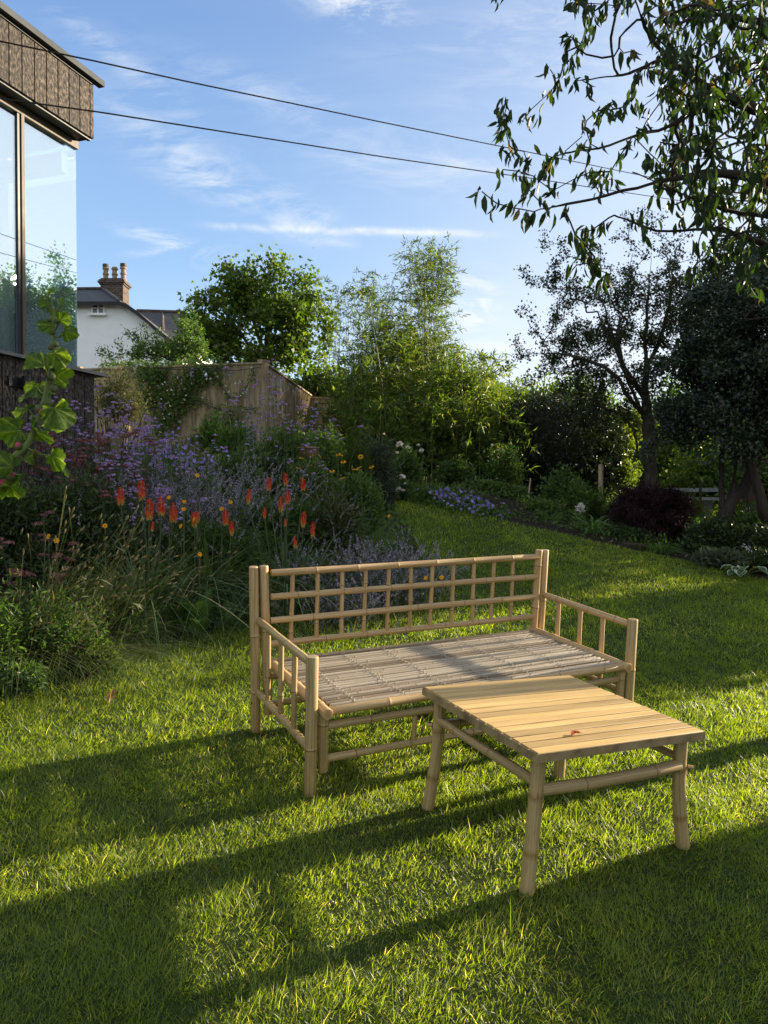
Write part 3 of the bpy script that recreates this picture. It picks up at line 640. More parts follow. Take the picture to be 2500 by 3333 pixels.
    mb=MB(); tube(mb,[at(529,1018,d2+2.4)-O,at(531,1078,d2-.2)-O],.06,6); tube(mb,[P[0]+[0,0,.05],P[1]+[0,0,.05]],.07,6); mb.build('ridge_tiles', M['brick'], root)
make_house()

def fence_run(A, B, name, label, base_drop=2.1, bw=.098):
    A=np.array(A); B=np.array(B); L=np.linalg.norm((B-A)[:2]); dx=(B-A)/L; yaw=math.atan2(dx[1],dx[0])
    root = thing(name, label, 'fence', loc=(A[0],A[1],0)); Rm=np.array([[math.cos(yaw),-math.sin(yaw),0],[math.sin(yaw),math.cos(yaw),0],[0,0,1]])
    mb=MB(); x=0
    while x<L-.02:
        z=A[2]+(B[2]-A[2])*x/L; c=Rm@np.array([x+bw/2,0,0]); t=random.uniform(.25,.75)
        th=.16; R2=Rm@np.array([[math.cos(th),-math.sin(th),0],[math.sin(th),math.cos(th),0],[0,0,1]])
        box(mb,(c[0],c[1],z-base_drop/2-.03),(bw+.012,.014,base_drop-random.uniform(0,.01)),rot=R2,tint=t); x+=bw
    mb.build('board_panel', M['fence'], root)
    mb=MB(); a=np.array([0,0,A[2]-.012]); b=np.array([*(B-A)[:2],B[2]-.012])
    pr=[(-.045,0),(.045,0)]; s=Rm@np.array([0,1,0])
    mb.add([a-s*.04,a+s*.04,b+s*.04,b-s*.04,a-s*.04-[0,0,.028],a+s*.04-[0,0,.028],b+s*.04-[0,0,.028],b-s*.04-[0,0,.028]],quads=[[0,1,2,3],[4,7,6,5],[0,3,7,4],[1,5,6,2],[0,4,5,1],[3,2,6,7]],tint=.9)
    mb.build('capping_rail', M['fence'], root)
    k=max(1,int(L/2.4))
    for i in range(k+1):
        p=(B-A)*i/k; z=A[2]+(B[2]-A[2])*i/k; mb=MB(); c=p[:2]+(Rm@np.array([0,.075,0]))[:2]; box(mb,(c[0],c[1],z-base_drop/2+.02),(.1,.1,base_drop+.04),rot=Rm,tint=.4); mb.build('post', M['fence'], root)
    for dz in (.35,1.3):
        mb=MB(); s2=(Rm@np.array([0,.045,0])); a2=a+s2-[0,0,dz]; b2=b+s2-[0,0,dz]; tube(mb,[a2,b2],.032,4,tint=.5); mb.build('rail', M['fence'], root)
FA, FB = at(250,1199,13.8), at(856,1177,13.0)
fence_run(FA, FB, 'garden_fence', 'weathered feather edge timber fence half covered by a climber below the white house')
fence_run(FB+np.array([.03,.05,0]), at(1010,1283,17.2), 'garden_fence', 'timber fence section running back from the fence corner toward the bamboo')
fence_run(at(1010,1290,17.25), at(1300,1302,17.6), 'garden_fence', 'shaded timber fence section behind the bamboo stems')

for k,(pts,lab) in enumerate((([(-700,-20),(-150,108),(0,134),(301,197),(603,264),(1250,399),(1657,482),(2079,569),(2500,655),(2900,735)],'upper of the two black overhead cables crossing the sky'),
                 ([(-700,205),(-150,298),(105,335),(324,365),(1250,511),(1755,584),(2079,633),(2380,678),(2900,752)],'lower of the two black overhead cables crossing the sky'))):
    P=[at(px,py,1/np.interp(px,[-700,2900],[1/4.2,1/24.])) for px,py in pts]; mb=MB(); tube(mb,P,.0055,6,cap=False); o=mb.build('overhead_cable', M['cable'], smooth=True)
    tag(o, lab, 'cable', 'overhead cables')

# distant low outbuilding glimpsed under the trees
def make_shed():
    d=19.0; root=thing('garden_shed','low pale shed roof glimpsed beyond the tree trunks','shed',loc=tuple(at(2130,1623,d)*[1,1,0])); O=np.array(root.location)
    x0=(at(1955,1600,d)-O)[0]; x1=(at(2300,1600,d)-O)[0]; z=CAM[2]
    zt=z+(1623-1588)/F*d; mb=MB(); box(mb,((x0+x1)/2,0,zt-.06),(x1-x0,1.6,.09)); box(mb,((x0+x1)/2,-.3,zt-.27),(x1-x0+.1,1.4,.07)); mb.build('roof',M['shed_paint'],root)
    mb=MB(); box(mb,((x0+x1)/2,0,zt-1.15),(x1-x0-.2,1.2,1.7)); mb.build('wall',M['shed_dark'],root)
    
make_shed()
# ------------------------------------------------------------------ trees
def lumpy(n, blobs, power=.45, seed=0, noise=.22):
    """points spread through a crown made of overlapping ellipsoids, denser toward the outside"""
    w = np.array([b[1][0]*b[1][1]*b[1][2] for b in blobs])**.8; idx = rng.choice(len(blobs), n, p=w/w.sum())
    C = np.array([b[0] for b in blobs])[idx]; S = np.array([b[1] for b in blobs])[idx]
    d = rdir(n); r = rng.uniform(.02,1,n)**power
    f = 1+noise*2*(vnoise(d[:,0]*3+idx*3.1+seed, d[:,1]*3+d[:,2]*4, 1.3, seed)-.5)
    return C+d*S*(r*f)[:,None]
def grow(limbs, targets, tip_r, step=.14, jit=.05, sag=0.0, base_r=None, back=.35, cn=.10):
    """limbs: hand-placed polylines; targets: points twigs reach for. Returns nodes, parent, radius, chains"""
    N=[]; par=[]; chains=[]; dirs=[]
    for li, lb in enumerate(limbs):
        lb=list(smooth_poly(lb)); pts=[lb[0]]
        for a,b in zip(lb[:-1],lb[1:]):
            k=max(1,int(np.linalg.norm(b-a)/step))
            for i in range(1,k+1): pts.append(a+(b-a)*i/k+rng.normal(size=3)*jit*.15)
        if li==0: prev=-1
        else:
            prev=int(np.argmin(np.linalg.norm(np.array(N)-pts[0],axis=1))); pts=pts[1:]
        ch=[prev] if prev>=0 else []
        for p in pts:
            d=nrmz(p-N[prev]) if prev>=0 else np.array([0,0,1.]); N.append(p); par.append(prev); dirs.append(d); prev=len(N)-1; ch.append(prev)
        chains.append(ch)
    base=np.array(N[0]); tg=np.array(targets); 
    NA=np.zeros((len(N)+len(tg)*40,3)); NA[:len(N)]=N; n=len(N); limb_n=n; rootd=list(np.linalg.norm(NA[:n]-base,axis=1)); RD=np.zeros(len(NA)); RD[:n]=rootd
    near=[np.min(np.linalg.norm(NA[:n]-t,axis=1)) for t in tg]; order=np.argsort(near)
    start=max(3,int(n*.12)) if len(limbs)==1 else 3
    for ti in order:
        t=tg[ti]; D=np.linalg.norm(NA[start:n]-t,axis=1); cost=D+back*np.maximum(0,RD[start:n]-np.linalg.norm(t-base))
        s=int(np.argmin(cost))+start; dist=np.linalg.norm(NA[s]-t)
        if dist<step*.5: continue
        k=max(2,min(39,int(dist/step))); c=NA[s]+dirs[s]*dist*.35+rng.normal(size=3)*dist*cn; ch=[s]; prev=s
        for i in range(1,k+1):
            u=i/k; p=(1-u)**2*NA[s]+2*u*(1-u)*c+u*u*t; p=p+rng.normal(size=3)*jit*.35; p[2]-=sag*u*u*dist
            NA[n]=p; RD[n]=np.linalg.norm(p-base); dirs.append(nrmz(p-NA[prev])); par.append(prev); prev=n; ch.append(n); n+=1
            if n>=len(NA)-1: break
        chains.append(ch)
        if n>=len(NA)-41: break
    NA=NA[:n]; par=np.array(par); cnt=np.zeros(n); child=np.bincount(par[par>=0],minlength=n); cnt[child==0]=1
    for i in range(n-1,0,-1):
        if par[i]>=0: cnt[par[i]]+=cnt[i]
    R0=base_r if base_r else tip_r*math.sqrt(cnt.max()); ex=math.log(R0/tip_r)/math.log(max(2,cnt.max()))
    rad=tip_r*np.maximum(cnt,1)**ex
    return NA, par, rad, chains, np.array(dirs), cnt, limb_n
def bark_mesh(NA, rad, chains, name, mat, parent, minr=0, flare=0):
    mb=MB()
    for ch in chains:
        if len(ch)<2: continue
        r=rad[ch].copy(); r[0]=min(r[0], r[1]*1.15)
        if r.max()<minr: continue
        if flare and ch[0]==0:
            k=min(5,len(r)); r[:k]*=np.linspace(1+flare,1,k)
        sd=10 if r.max()>.05 else (6 if r.max()>.015 else 4)
        tube(mb, NA[ch], r, sd, cap=False, uid=random.uniform(0,30))
    return mb.build(name, M[mat], parent, smooth=True)
def leaf_nodes(cnt, limb_n, maxc=3):
    k=np.where(cnt<=maxc)[0]; return k[k>=limb_n]

# --- cherry: boughs hanging into the picture from the right
def make_cherry():
    base=gnd(2500+1050,4.6); base[0]=3.3; base[1]=4.3; base[2]=G(3.3,4.3)
    root=thing('cherry_tree','overhanging tree with long drooping pointed leaves reaching in from the top right','tree',loc=tuple(base))
    B=base
    def A(px,py,d): return at(px,py,d)
    fork=A(2960,560,4.5)
    limbs=[[B, B+np.array([-.02,0,.7]), B+np.array([-.10,.02,1.5]), fork],
      [fork, A(2700,420,4.4), A(2460,360,4.3), A(2330,300,4.25), A(2230,235,4.2), A(2170,185,4.15), A(2110,120,4.1), A(2080,30,4.0), A(2040,-70,4.0)],
      [A(2330,300,4.25), A(2180,420,4.1), A(2080,432,4.0), A(1970,480,3.9), A(1830,500,3.85)],
      [A(2170,185,4.15), A(2050,240,4.0), A(1990,250,3.95), A(1880,262,3.9)],
      [fork, A(2700,640,4.1), A(2400,560,3.9), A(2260,570,3.8), A(2100,600,3.75), A(1900,655,3.7), A(1760,680,3.65)],
      [fork, A(2800,820,4.3), A(2500,700,4.1), A(2370,690,4.0), A(2250,640,3.95), A(2060,560,3.9)],
      [fork, A(2750,900,4.6), A(2480,790,4.5), A(2330,740,4.3), A(2150,760,4.2), A(2000,700,4.1)],
      [fork, A(2900,200,4.3), A(2600,100,4.2), A(2420,60,4.1), A(2300,40,4.0), A(2200,80,3.9)],
      [fork, A(2750,-100,4.6), A(2400,-260,4.5), A(2100,-300,4.4), A(1800,-260,4.3), A(1650,-110,4.2)],
      [fork, A(3300,300,5.2), A(3500,0,5.6)],[fork, A(3200,100,4.0), A(3500,-300,3.6)]]
    # twig tips read from the photograph's outline
    tips=[(1575,630),(1620,370),(1640,420),(1660,490),(1630,560),(1700,520),(1790,240),(1840,130),(1925,60),(1960,25),(1620,10),(1690,700),(1780,690),(1850,740),(1880,800),(1890,870),(1960,760),
          (1760,560),(1770,590),(1900,460),(1950,370),(1930,300),(1990,170),(2020,110),(2060,330),(2150,330),(1820,280),(2050,480),(2120,520),(2000,560),(1940,600),(2160,640),(2230,720),(2300,760),(2380,800),(2260,860),(2300,880),(2330,850),(2400,830),(2450,860),(2440,930),(2390,760),(2460,700),(2480,600),(2420,480),(2360,440),(2280,380),(2350,200),(2420,160),(2300,110),(2260,40),(2380,30),(2460,90),(2200,0),(2120,40),(2140,-20),(2010,20),(1900,10),(2240,480),(2180,560),(2320,600),(2380,640),(2100,690),(2020,640),(1700,410),(1720,380),(1860,200),(1880,180),(2230,320),(2260,300),(2130,200),(2070,180),(2130,100),(2450,300),(2480,240),(2480,420),(2200,420),(1640,345),(1800,640),(1720,640),(1990,900),(1940,850)]
    T=[A(px+rng.uniform(-14,14),py+rng.uniform(-14,14)-12,rng.uniform(3.6,4.3)) for px,py in tips]
    for px,py in tips:
        if px>1850 and rng.uniform()<.9: T.append(A(px+rng.uniform(-60,60),py+rng.uniform(-60,50),rng.uniform(3.7,4.8)))
    for _ in range(300): T.append(A(rng.uniform(2150,2560),rng.uniform(-60,680),rng.uniform(3.5,5.0)))
    for _ in range(20): T.append(A(rng.uniform(2330,2560),rng.uniform(640,800),rng.uniform(3.8,5.0)))
    for _ in range(120): T.append(A(rng.uniform(2560,3500),rng.uniform(-500,800),rng.uniform(3.6,5.6)))
    for _ in range(40): T.append(A(rng.uniform(1700,2500),rng.uniform(-500,-60),rng.uniform(3.7,4.9)))
    NA,par,rad,ch,dirs,cnt,ln=grow(limbs,T,.0030,step=.055,jit=.014,base_r=.075,back=.2,cn=.05)
    rad=np.maximum(rad,.0020)
    NA-=B
    bark_mesh(NA,rad,ch,'branches','bark_dark',root,flare=.3)
    k=leaf_nodes(cnt,ln,2); k=k[rng.uniform(size=len(k))<.95]
    P=np.repeat(NA[k],4,axis=0)+rng.normal(size=(len(k)*4,3))*.020; n=len(P); Dp=np.repeat(dirs[k],4,axis=0)
    ax=nrmz(Dp*.25+rng.normal(size=(n,3))*.36+np.array([0,0,-1.0])); Lf=rng.uniform(.050,.096,n)
    mb=MB(); scatter(mb,LEAF_MID,P,ax,Lf,Lf*rng.uniform(.28,.40,n),np.clip(rng.normal(.45,.25,n),0,1)+(rng.uniform(size=n)<.006)*.6)
    mb.build('crown',M['leaf_cherry'],root,smooth=True)
make_cherry()

def leafy_tree(name,label,cat,base,limbs,blobs,nt,leafmat,nleaf,lsize,tip_r=.006,base_r=.1,step=.16,barkmat='bark',tpl=LEAF_LO,power=.5,droop=0,maxc=3,jit=.06,spread=.06,group=None,ratio=.6,extra=None,sag=0,back=.35,seed=0,tmu=.5):
    root=thing(name,label,cat,loc=tuple(base),group=group)
    T=lumpy(nt,blobs,power,seed)
    if extra is not None: T=np.vstack([T,extra])
    NA,par,rad,ch,dirs,cnt,ln=grow(limbs,T,tip_r,step=step,jit=jit,base_r=base_r,sag=sag,back=back); NA=NA-np.array(base)
    bark_mesh(NA,rad,ch,'trunk',barkmat,root,flare=.35)
    k=leaf_nodes(cnt,ln,maxc); rep=max(1,int(round(nleaf/max(1,len(k)))))
    P=np.repeat(NA[k],rep,axis=0); n=len(P); P=P+rng.normal(size=(n,3))*spread
    ax=nrmz(np.repeat(dirs[k],rep,axis=0)*.5+rng.normal(size=(n,3))*.8+np.array([0,0,-droop])); Lf=lsize*rng.uniform(.6,1.25,n)
    mb=MB(); scatter(mb,tpl,P,ax,Lf,Lf*ratio*rng.uniform(.8,1.2,n),np.clip(rng.normal(tmu,.25,n),0,1)); mb.build('crown',M[leafmat],root)
    return root

# --- hawthorn with the twisted multiple stem
b=gnd(2125,11.0); A=lambda px,py,d=11.0: at(px,py,d)
limbs=[[b,A(2120,1560),A(2115,1480),A(2110,1380),A(2100,1300),A(2105,1200),A(2100,1080),A(2110,960,11.2),A(2120,820,11.3)],
  [A(2120,1560),A(2085,1500,10.9),A(2065,1420,10.8),A(2045,1365,10.8),A(2010,1340,10.7),A(1960,1330,10.6),A(1930,1300,10.6)],
  [A(2110,1380),A(2065,1290,11.1),A(2020,1180,11.2),A(1990,1080,11.3),A(1960,980,11.4)],
  [A(2085,1340),A(2050,1300,10.8),A(2010,1225,10.7),A(1940,1180,10.6),A(1840,1150,10.5),A(1770,1150,10.5)],
  [A(2105,1200),A(2150,1100,11.2),A(2180,1000,11.2),A(2190,880,11.2)],
  [A(2120,1500),A(2150,1420,11.3),A(2170,1300,11.4),A(2200,1180,11.5),A(2260,1060,11.6)],
  [A(2100,1300),A(2030,1200,10.9),A(2010,1120,10.8),A(2020,1020,10.8)]]
blobs=[(A(1960,1080),(1.00,.9,.72)),(A(2060,930),(.75,.8,.60)),(A(2150,1080),(.75,.8,.8)),(A(1840,1130,10.8),(.55,.6,.42)),(A(1880,980),(.55,.5,.38)),(A(2230,940,11.3),(.5,.7,.6)),(A(1950,1240),(.8,.7,.30)),(A(1810,900),(.24,.3,.16)),(A(1930,1310,10.7),(.5,.5,.25)),(A(1860,1230,10.8),(.6,.6,.30)),(A(2010,1340,10.9),(.55,.5,.22)),(A(2090,1250,10.7),(.5,.4,.3))]
ex=np.array([A(*q) for q in [(1700,880),(1720,900),(1740,930),(1780,760),(1790,800),(1810,850),(1690,1020),(1720,1010),(1740,1090),(1680,1100),(1665,1190),(1700,1160),(1720,1230),(1760,1200),(1750,1060),(2000,780),(1940,800),(2035,700),(2045,740),(2060,800),(2090,680),(2120,740),(2170,780),(2200,820),(1830,800),(1850,830),(1950,820),(2250,760),(2150,700),(1900,850),(1770,1120),(1800,1180),(1660,1195),(1690,1140)]])
leafy_tree('hawthorn_tree','gnarled many-stemmed hawthorn tree with small dark leaves behind the purple shrub','tree',b,limbs,blobs,480,'leaf_haw',24000,.046,tip_r=.0034,base_r=.092,power=.62,tpl=STAR,ratio=.8,step=.11,spread=.045,extra=ex,jit=.05,maxc=3)

# --- dark holly-like tree on the right with leaning stems
b=gnd(2320,9.3); A=lambda px,py,d=9.4: at(px,py,d)
limbs=[[b,A(2370,1640,9.2),A(2430,1580,9.3),A(2460,1500),A(2470,1400),A(2450,1250),A(2440,1100),A(2420,980)],
  [A(2350,1650,9.2),A(2350,1560,9.4),A(2352,1480),A(2350,1380),A(2300,1250)],[A(2370,1640,9.2),A(2400,1530,9.5),A(2380,1400,9.6),A(2250,1250,9.6)],[A(2470,1400),A(2560,1300),A(2650,1150)]]
blobs=[(A(2360,1300),(.85,.9,.62)),(A(2440,1150),(.9,1.,.75)),(A(2150+60,1370),(.42,.6,.42)),(A(2560,1280),(1.0,1.0,.95)),(A(2380,1420,9.1),(.95,.7,.30)),(A(2260,1180),(.6,.6,.42)),(A(2480,980),(.6,.7,.45)),(A(2330,1020),(.42,.5,.35)),(A(2700,1100),(1.0,1.0,1.1))]
leafy_tree('holly_tree','dense dark evergreen tree with leaning bare stems at the right edge','tree',b,limbs,blobs,430,'leaf_holly',52000,.056,tip_r=.0045,base_r=.085,power=.5,tpl=LEAF_LO,ratio=.6,step=.13,spread=.070,barkmat='bark_dark',maxc=3)
b=gnd(2600,9.8); A=lambda px,py,d=9.8: at(px,py,d)
limbs=[[b,A(2490,1700,9.0),A(2470,1600,9.0),A(2440,1500,9.1),A(2420,1400,9.2),A(2440,1200)],[A(2440,1500,9.1),A(2500,1300),A(2560,1000)]]
leafy_tree('holly_tree','slender bent stem rising into the dark evergreen at the far right edge','tree',b,limbs,[(A(2560,1000,10.2),(1.0,.8,1.0)),(A(2640,820,10.5),(.9,.8,.7))],220,'leaf_holly',17000,.052,tip_r=.0045,base_r=.06,power=.5,step=.14,spread=.08,barkmat='bark_dark')
# airy tree above it
b=gnd(2440,12.5); A=lambda px,py,d=12.5: at(px,py,d)
limbs=[[b,A(2440,1400),A(2450,1100),A(2440,900)],[A(2450,1150),A(2380,1000),A(2320,850)]]
leafy_tree('plum_tree','thin leafed tree with blue sky showing through its crown above the dark evergreen','tree',b,limbs,[(A(2400,950),(.95,.9,.62)),(A(2350,1130),(.7,.6,.5)),(A(2500,850),(.8,.8,.6)),(A(2270,1050),(.5,.5,.4)),(A(2620,900),(.9,.9,.8))],330,'leaf_haw',21000,.06,tip_r=.005,base_r=.10,power=.65,step=.14,spread=.07)

# --- sycamore behind the fence
b=gnd(860,17.5); A=lambda px,py,d=17.5: at(px,py,d)
limbs=[[b,A(860,1300),A(865,1200),A(870,1080),A(860,960)],[A(865,1200),A(780,1080),A(720,1000)],[A(865,1200),A(960,1080),A(1010,980)],[A(862,1150),A(800,980),A(790,900)],[A(862,1250),A(720,1150),A(650,1110)]]
blobs=[(A(860,1000),(1.0,1.0,.85)),(A(720,1060),(.75,.8,.62)),(A(985,1030),(.66,.8,.70)),(A(790,930),(.40,.5,.36)),(A(880,900),(.33,.4,.28)),(A(970,920),(.35,.4,.24)),(A(640,1040),(.28,.4,.28)),(A(700,970),(.28,.3,.22)),(A(880,1150),(1.3,.8,.45)),(A(680,1130),(.5,.5,.35))]
ex=np.array([A(*q) for q in [(745,860),(760,900),(830,850),(880,835),(895,860),(990,880),(975,910),(1010,930),(720,890),(700,930),(640,970),(625,1000),(610,1050),(1070,1000),(1085,1060),(1060,1120),(930,880),(1030,960),(600,1110),(800,880)]])
leafy_tree('sycamore_tree','rounded broadleaf tree with yellow green leaves behind the fence left of the bamboo','tree',b,limbs,blobs,230,'leaf_maple',14000,.115,tip_r=.007,base_r=.12,power=.5,tpl=STAR,ratio=1.0,step=.2,spread=.12,droop=.35,tmu=.45,extra=ex)
# shrub against the white house
b=gnd(700,15.3); A=lambda px,py,d=15.3: at(px,py,d)
limbs=[[b,A(640,1250),A(600,1180)],[A(640,1250),A(560,1170),A(480,1150),A(400,1150)],[A(610,1220),A(500,1120),A(430,1110)],[A(620,1200),A(600,1110),A(640,1080)]]
ex=np.array([A(*q) for q in [(370,1170),(350,1150),(385,1120),(410,1080),(440,1100),(480,1090),(520,1080),(330,1140),(455,1065),(600,1060),(570,1090),(620,1000),(605,1050)]])
leafy_tree('wall_shrub','feathery arching shrub in front of the white house wall','shrub',b,limbs,[(A(570,1150),(.70,.5,.30)),(A(470,1150),(.45,.4,.18)),(A(620,1110),(.3,.4,.4))],150,'leaf_mid',6000,.075,tip_r=.004,base_r=.04,power=.6,step=.12,spread=.05,extra=ex,ratio=.4)

# --- bamboo
def make_bamboo(name,label,cx,d,n,spx,spd,top,seed,leafn=70,thin=.011,density=1.0,group=None,lsz=.15,low=.30,lw=.10):
    base=gnd(cx,d); root=thing(name,label,'bamboo',loc=tuple(base),group=group); st=MB(); lf=MB()
    for i in range(n):
        px=cx+rng.normal()*spx; dd=d+rng.normal()*spd; g=gnd(px,dd); tp=top(px)+rng.uniform(0,90)*(1 if i%5 else .2)
        H=max(1.2,at(px,tp,dd)[2]-g[2]); lean=rng.normal(size=2)*.06*H; S=np.linspace(0,1,14)
        ax=np.stack([g[0]+lean[0]*S**2.2,g[1]+lean[1]*S**2.2,g[2]+H*(S-.02*S**6)],-1)-base
        tube(st,ax,thin*(1-S*.80),5,tint=rng.uniform(.2,.9),cap=False)
        m=int(leafn*density*H/4); s=rng.uniform(low,1.0,m)**.85; c=np.stack([np.interp(s,S,ax[:,j]) for j in range(3)],-1)
        # side twigs carrying sprays of leaves
        tl=rng.uniform(.25,.70,m)*(1.15-s*.75)*1.0; a=rng.uniform(0,2*np.pi,m); td=nrmz(np.stack([np.cos(a),np.sin(a),rng.uniform(.25,1.0,m)],-1))
        C=ribbons(st,c,td,tl,.0035,rng.uniform(.1,.45,m),None,3,tint=.7,taper=True)
        for q in range(4):
            u=[.45,.65,.85,1.0][q]; p=C[:,3]*u+C[:,1]*(1-u) if q<3 else C[:,3]
            for w in range(2):
                axl=nrmz(td*.5+rng.normal(size=(m,3))*.55+np.array([0,0,-.35])); L_=lsz*rng.uniform(.6,1.15,m)
                scatter(lf,LEAF_LO,p,axl,L_,L_*lw*rng.uniform(.8,1.3,m),np.clip(rng.normal(.5,.25,m),0,1))
    st.build('culms',M['culm'],root,smooth=True); lf.build('foliage',M['leaf_bamboo'],root)
make_bamboo('bamboo_clump','tallest feathery bamboo clump standing up against the sky left of the hedge',1385,14.6,16,34,.3,lambda x: 745+abs(x-1390)*1.6,1,leafn=66,group='bamboo clumps',density=.95,low=.22,lw=.09,lsz=.125)
make_bamboo('bamboo_clump','wispy outer bamboo stems rising left of the tallest clump',1180,15.2,18,60,.4,lambda x: 870+abs(x-1180)*.3,2,leafn=50,lsz=.12,group='bamboo clumps',thin=.009,density=.8,lw=.08)
make_bamboo('bamboo_clump','thick middle bamboo clump with yellow green leaves',1270,14.3,34,85,.5,lambda x: 930+abs(x-1260)*2.0+(60 if int(x/37)%2 else 0),3,leafn=70,lsz=.13,group='bamboo clumps',density=1.0,low=.18,lw=.13)
make_bamboo('bamboo_clump','short bushy bamboo clump at the left end of the dark hedge',1500,13.9,30,62,.4,lambda x: 1135+abs(x-1530)*.8,4,leafn=110,lsz=.13,group='bamboo clumps',density=1.2,low=.2,lw=.14)
make_bamboo('bamboo_clump','rear bamboo clump added to shade the fence and close the gap behind the grove',1370,16.6,34,90,.4,lambda x: 1075+abs(x-1380)*.5,6,leafn=90,group='bamboo clumps',density=1.0,low=.15,lw=.12)  # extra clump added to shade the fence section running back
make_bamboo('bamboo_clump','low dark bamboo foliage filling the foot of the grove',1320,13.5,42,130,.5,lambda x: 1270+abs(x-1330)*.2,5,leafn=130,group='bamboo clumps',density=1.0,low=.12,lw=.14)

# --- hedges and shrub masses
def shrub(name,label,cat,base,blobs,n,mat,size,ratio=.55,tpl=LEAF_LO,group=None,core=.62,power=.28,noise=.3,stems=0,droop=0,tmu=.5,corem='leaf_dark',up=.0):
    base=np.array(base,float); root=thing(name,label,cat,loc=tuple(base),group=group)
    bl=[(np.array(c)-base,s) for c,s in blobs]
    P=lumpy(n,bl,power,random.randint(0,50),noise); gz=ground_z(P[:,0]+base[0],P[:,1]+base[1])-base[2]; P[:,2]=np.maximum(P[:,2],gz+rng.uniform(.0,.15,n))
    cen=np.array([b_[0] for b_ in bl]).mean(0); ax=nrmz(nrmz(P-cen)*.6+rng.normal(size=(n,3))*.75+np.array([0,0,up-droop])); Lf=size*rng.uniform(.55,1.3,n)
    mb=MB(); scatter(mb,tpl,P,ax,Lf,Lf*ratio*rng.uniform(.8,1.2,n),np.clip(rng.normal(tmu,.25,n),0,1)); mb.build('foliage',M[mat],root)
    st=MB()
    for c,s in bl:
        for _ in range(max(2,stems//len(bl))):
            t=np.array(c)+rdir(1)[0]*np.array(s)*.8; g0=np.array([c[0]*.5+rng.normal()*s[0]*.25,c[1]*.5,0]); g0[2]=float(ground_z(g0[0]+base[0],g0[1]+base[1]))-base[2]
            tube(st,[g0,(g0+t)/2+rng.normal(size=3)*.04,t],[.014,.009,.004],5,cap=False)
    if core:  # dark lump added inside the leaves to stand for the shaded interior
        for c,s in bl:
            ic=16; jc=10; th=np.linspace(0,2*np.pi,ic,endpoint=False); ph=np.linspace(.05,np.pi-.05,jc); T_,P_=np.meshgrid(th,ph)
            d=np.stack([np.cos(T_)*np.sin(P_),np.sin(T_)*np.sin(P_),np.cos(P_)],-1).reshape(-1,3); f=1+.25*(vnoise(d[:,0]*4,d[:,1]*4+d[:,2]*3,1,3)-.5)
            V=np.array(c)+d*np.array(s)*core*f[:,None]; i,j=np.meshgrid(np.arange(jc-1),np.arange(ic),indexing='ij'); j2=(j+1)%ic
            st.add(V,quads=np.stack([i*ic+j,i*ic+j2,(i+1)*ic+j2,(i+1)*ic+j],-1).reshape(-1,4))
    st.build('branches',M['bark_dark'],root,smooth=True)  # holds the stems and the added dark cores
    return root
A=lambda px,py,d: at(px,py,d)
shrub('yew_hedge','tall dark rounded evergreen hedge between the bamboo and the hawthorn','hedge',gnd(1750,14.0),[(A(1800,1450,14),(.95,.8,.95)),(A(1660,1480,14.1),(.7,.7,.85)),(A(1890,1440,14.2),(.7,.7,.85)),(A(1600,1560,13.8),(.6,.6,.7)),(A(1770,1640,13.8),(1.2,.6,.5)),(A(1950,1500,14.3),(.5,.7,.75))],52000,'leaf_holly',.085,ratio=.3,core=.72,power=.2)
shrub('laurel_hedge','olive green shrub tops showing over the dark hedge against the bright sky','hedge',gnd(1700,19.0),[(A(1640,1330,19),(.8,.7,.75)),(A(1760,1350,19.3),(.9,.7,.8)),(A(1900,1330,19.5),(1.0,.7,.8)),(A(1580,1400,18.5),(.6,.7,.9)),(A(1700,1480,19),(1.6,.7,1.0))],20000,'leaf_maple',.11,ratio=.4,core=.55,power=.4,noise=.5,up=.5)
shrub('privet_shrub','sunlit yellow green shrub glowing beside the hawthorn trunk','shrub',gnd(2010,14.5),[(A(1990,1430,14.5),(.42,.5,.42)),(A(2000,1540,14.3),(.45,.5,.40)),(A(1930,1450,14.6),(.25,.5,.5)),(A(2060,1380,14.9),(.3,.5,.3)),(A(1940,1600,14),(.35,.4,.3))],15000,'leaf_bright',.07,core=0,power=.5,ratio=.6,stems=14)
# distant greenery beyond the garden
far=[(2150,1500,24,(1.6,1.2,1.5),'leaf_bright',.17,'pale green tree foliage far behind the hawthorn trunk'),(2320,1540,21,(1.3,1,.9),'leaf_bright',.13,'sunlit leafy bush between the leaning stems'),(2480,1560,20,(1.4,1,1.2),'leaf_mid',.13,'mid green bush beyond the wire fence at right'),
     (2000,1470,27,(2.2,1.2,1.6),'leaf_mid',.18,'deeper green trees far behind the yellow green shrub'),(2260,1350,26,(1.8,1.2,1.5),'leaf_mid',.18,'green tree crown glimpsed through the middle of the hawthorn'),(1820,1400,30,(2.6,1.5,2.0),'leaf_mid',.2,'distant tree line beyond the dark hedge'),
     (1180,1420,22,(2.4,1.2,1.9),'leaf_mid',.17,'green mass of trees behind the bamboo stems'),(1400,1450,22,(2.4,1.2,1.6),'leaf_dark',.17,'dark trees behind the low bamboo'),(2600,1400,22,(2,1.5,2.4),'leaf_mid',.17,'green trees beyond the garden at the right edge'),(1040,1280,19.5,(1.1,.8,.9),'leaf_maple',.13,'bright green bush behind the corner of the fence')]
for px,py,d,s,mt,sz,lab in far:
    shrub('background_tree',lab,'tree',gnd(px,d),[(A(px,py,d),s),(A(px-60,py+60,d),tuple(np.array(s)*.7)),(A(px+80,py+40,d),tuple(np.array(s)*.75)),(A(px,py+150,d),(s[0]*1.1,s[1],s[2]*.8))],9000,mt,sz,core=.5 if mt!='leaf_bright' else .35,power=.4,noise=.45)
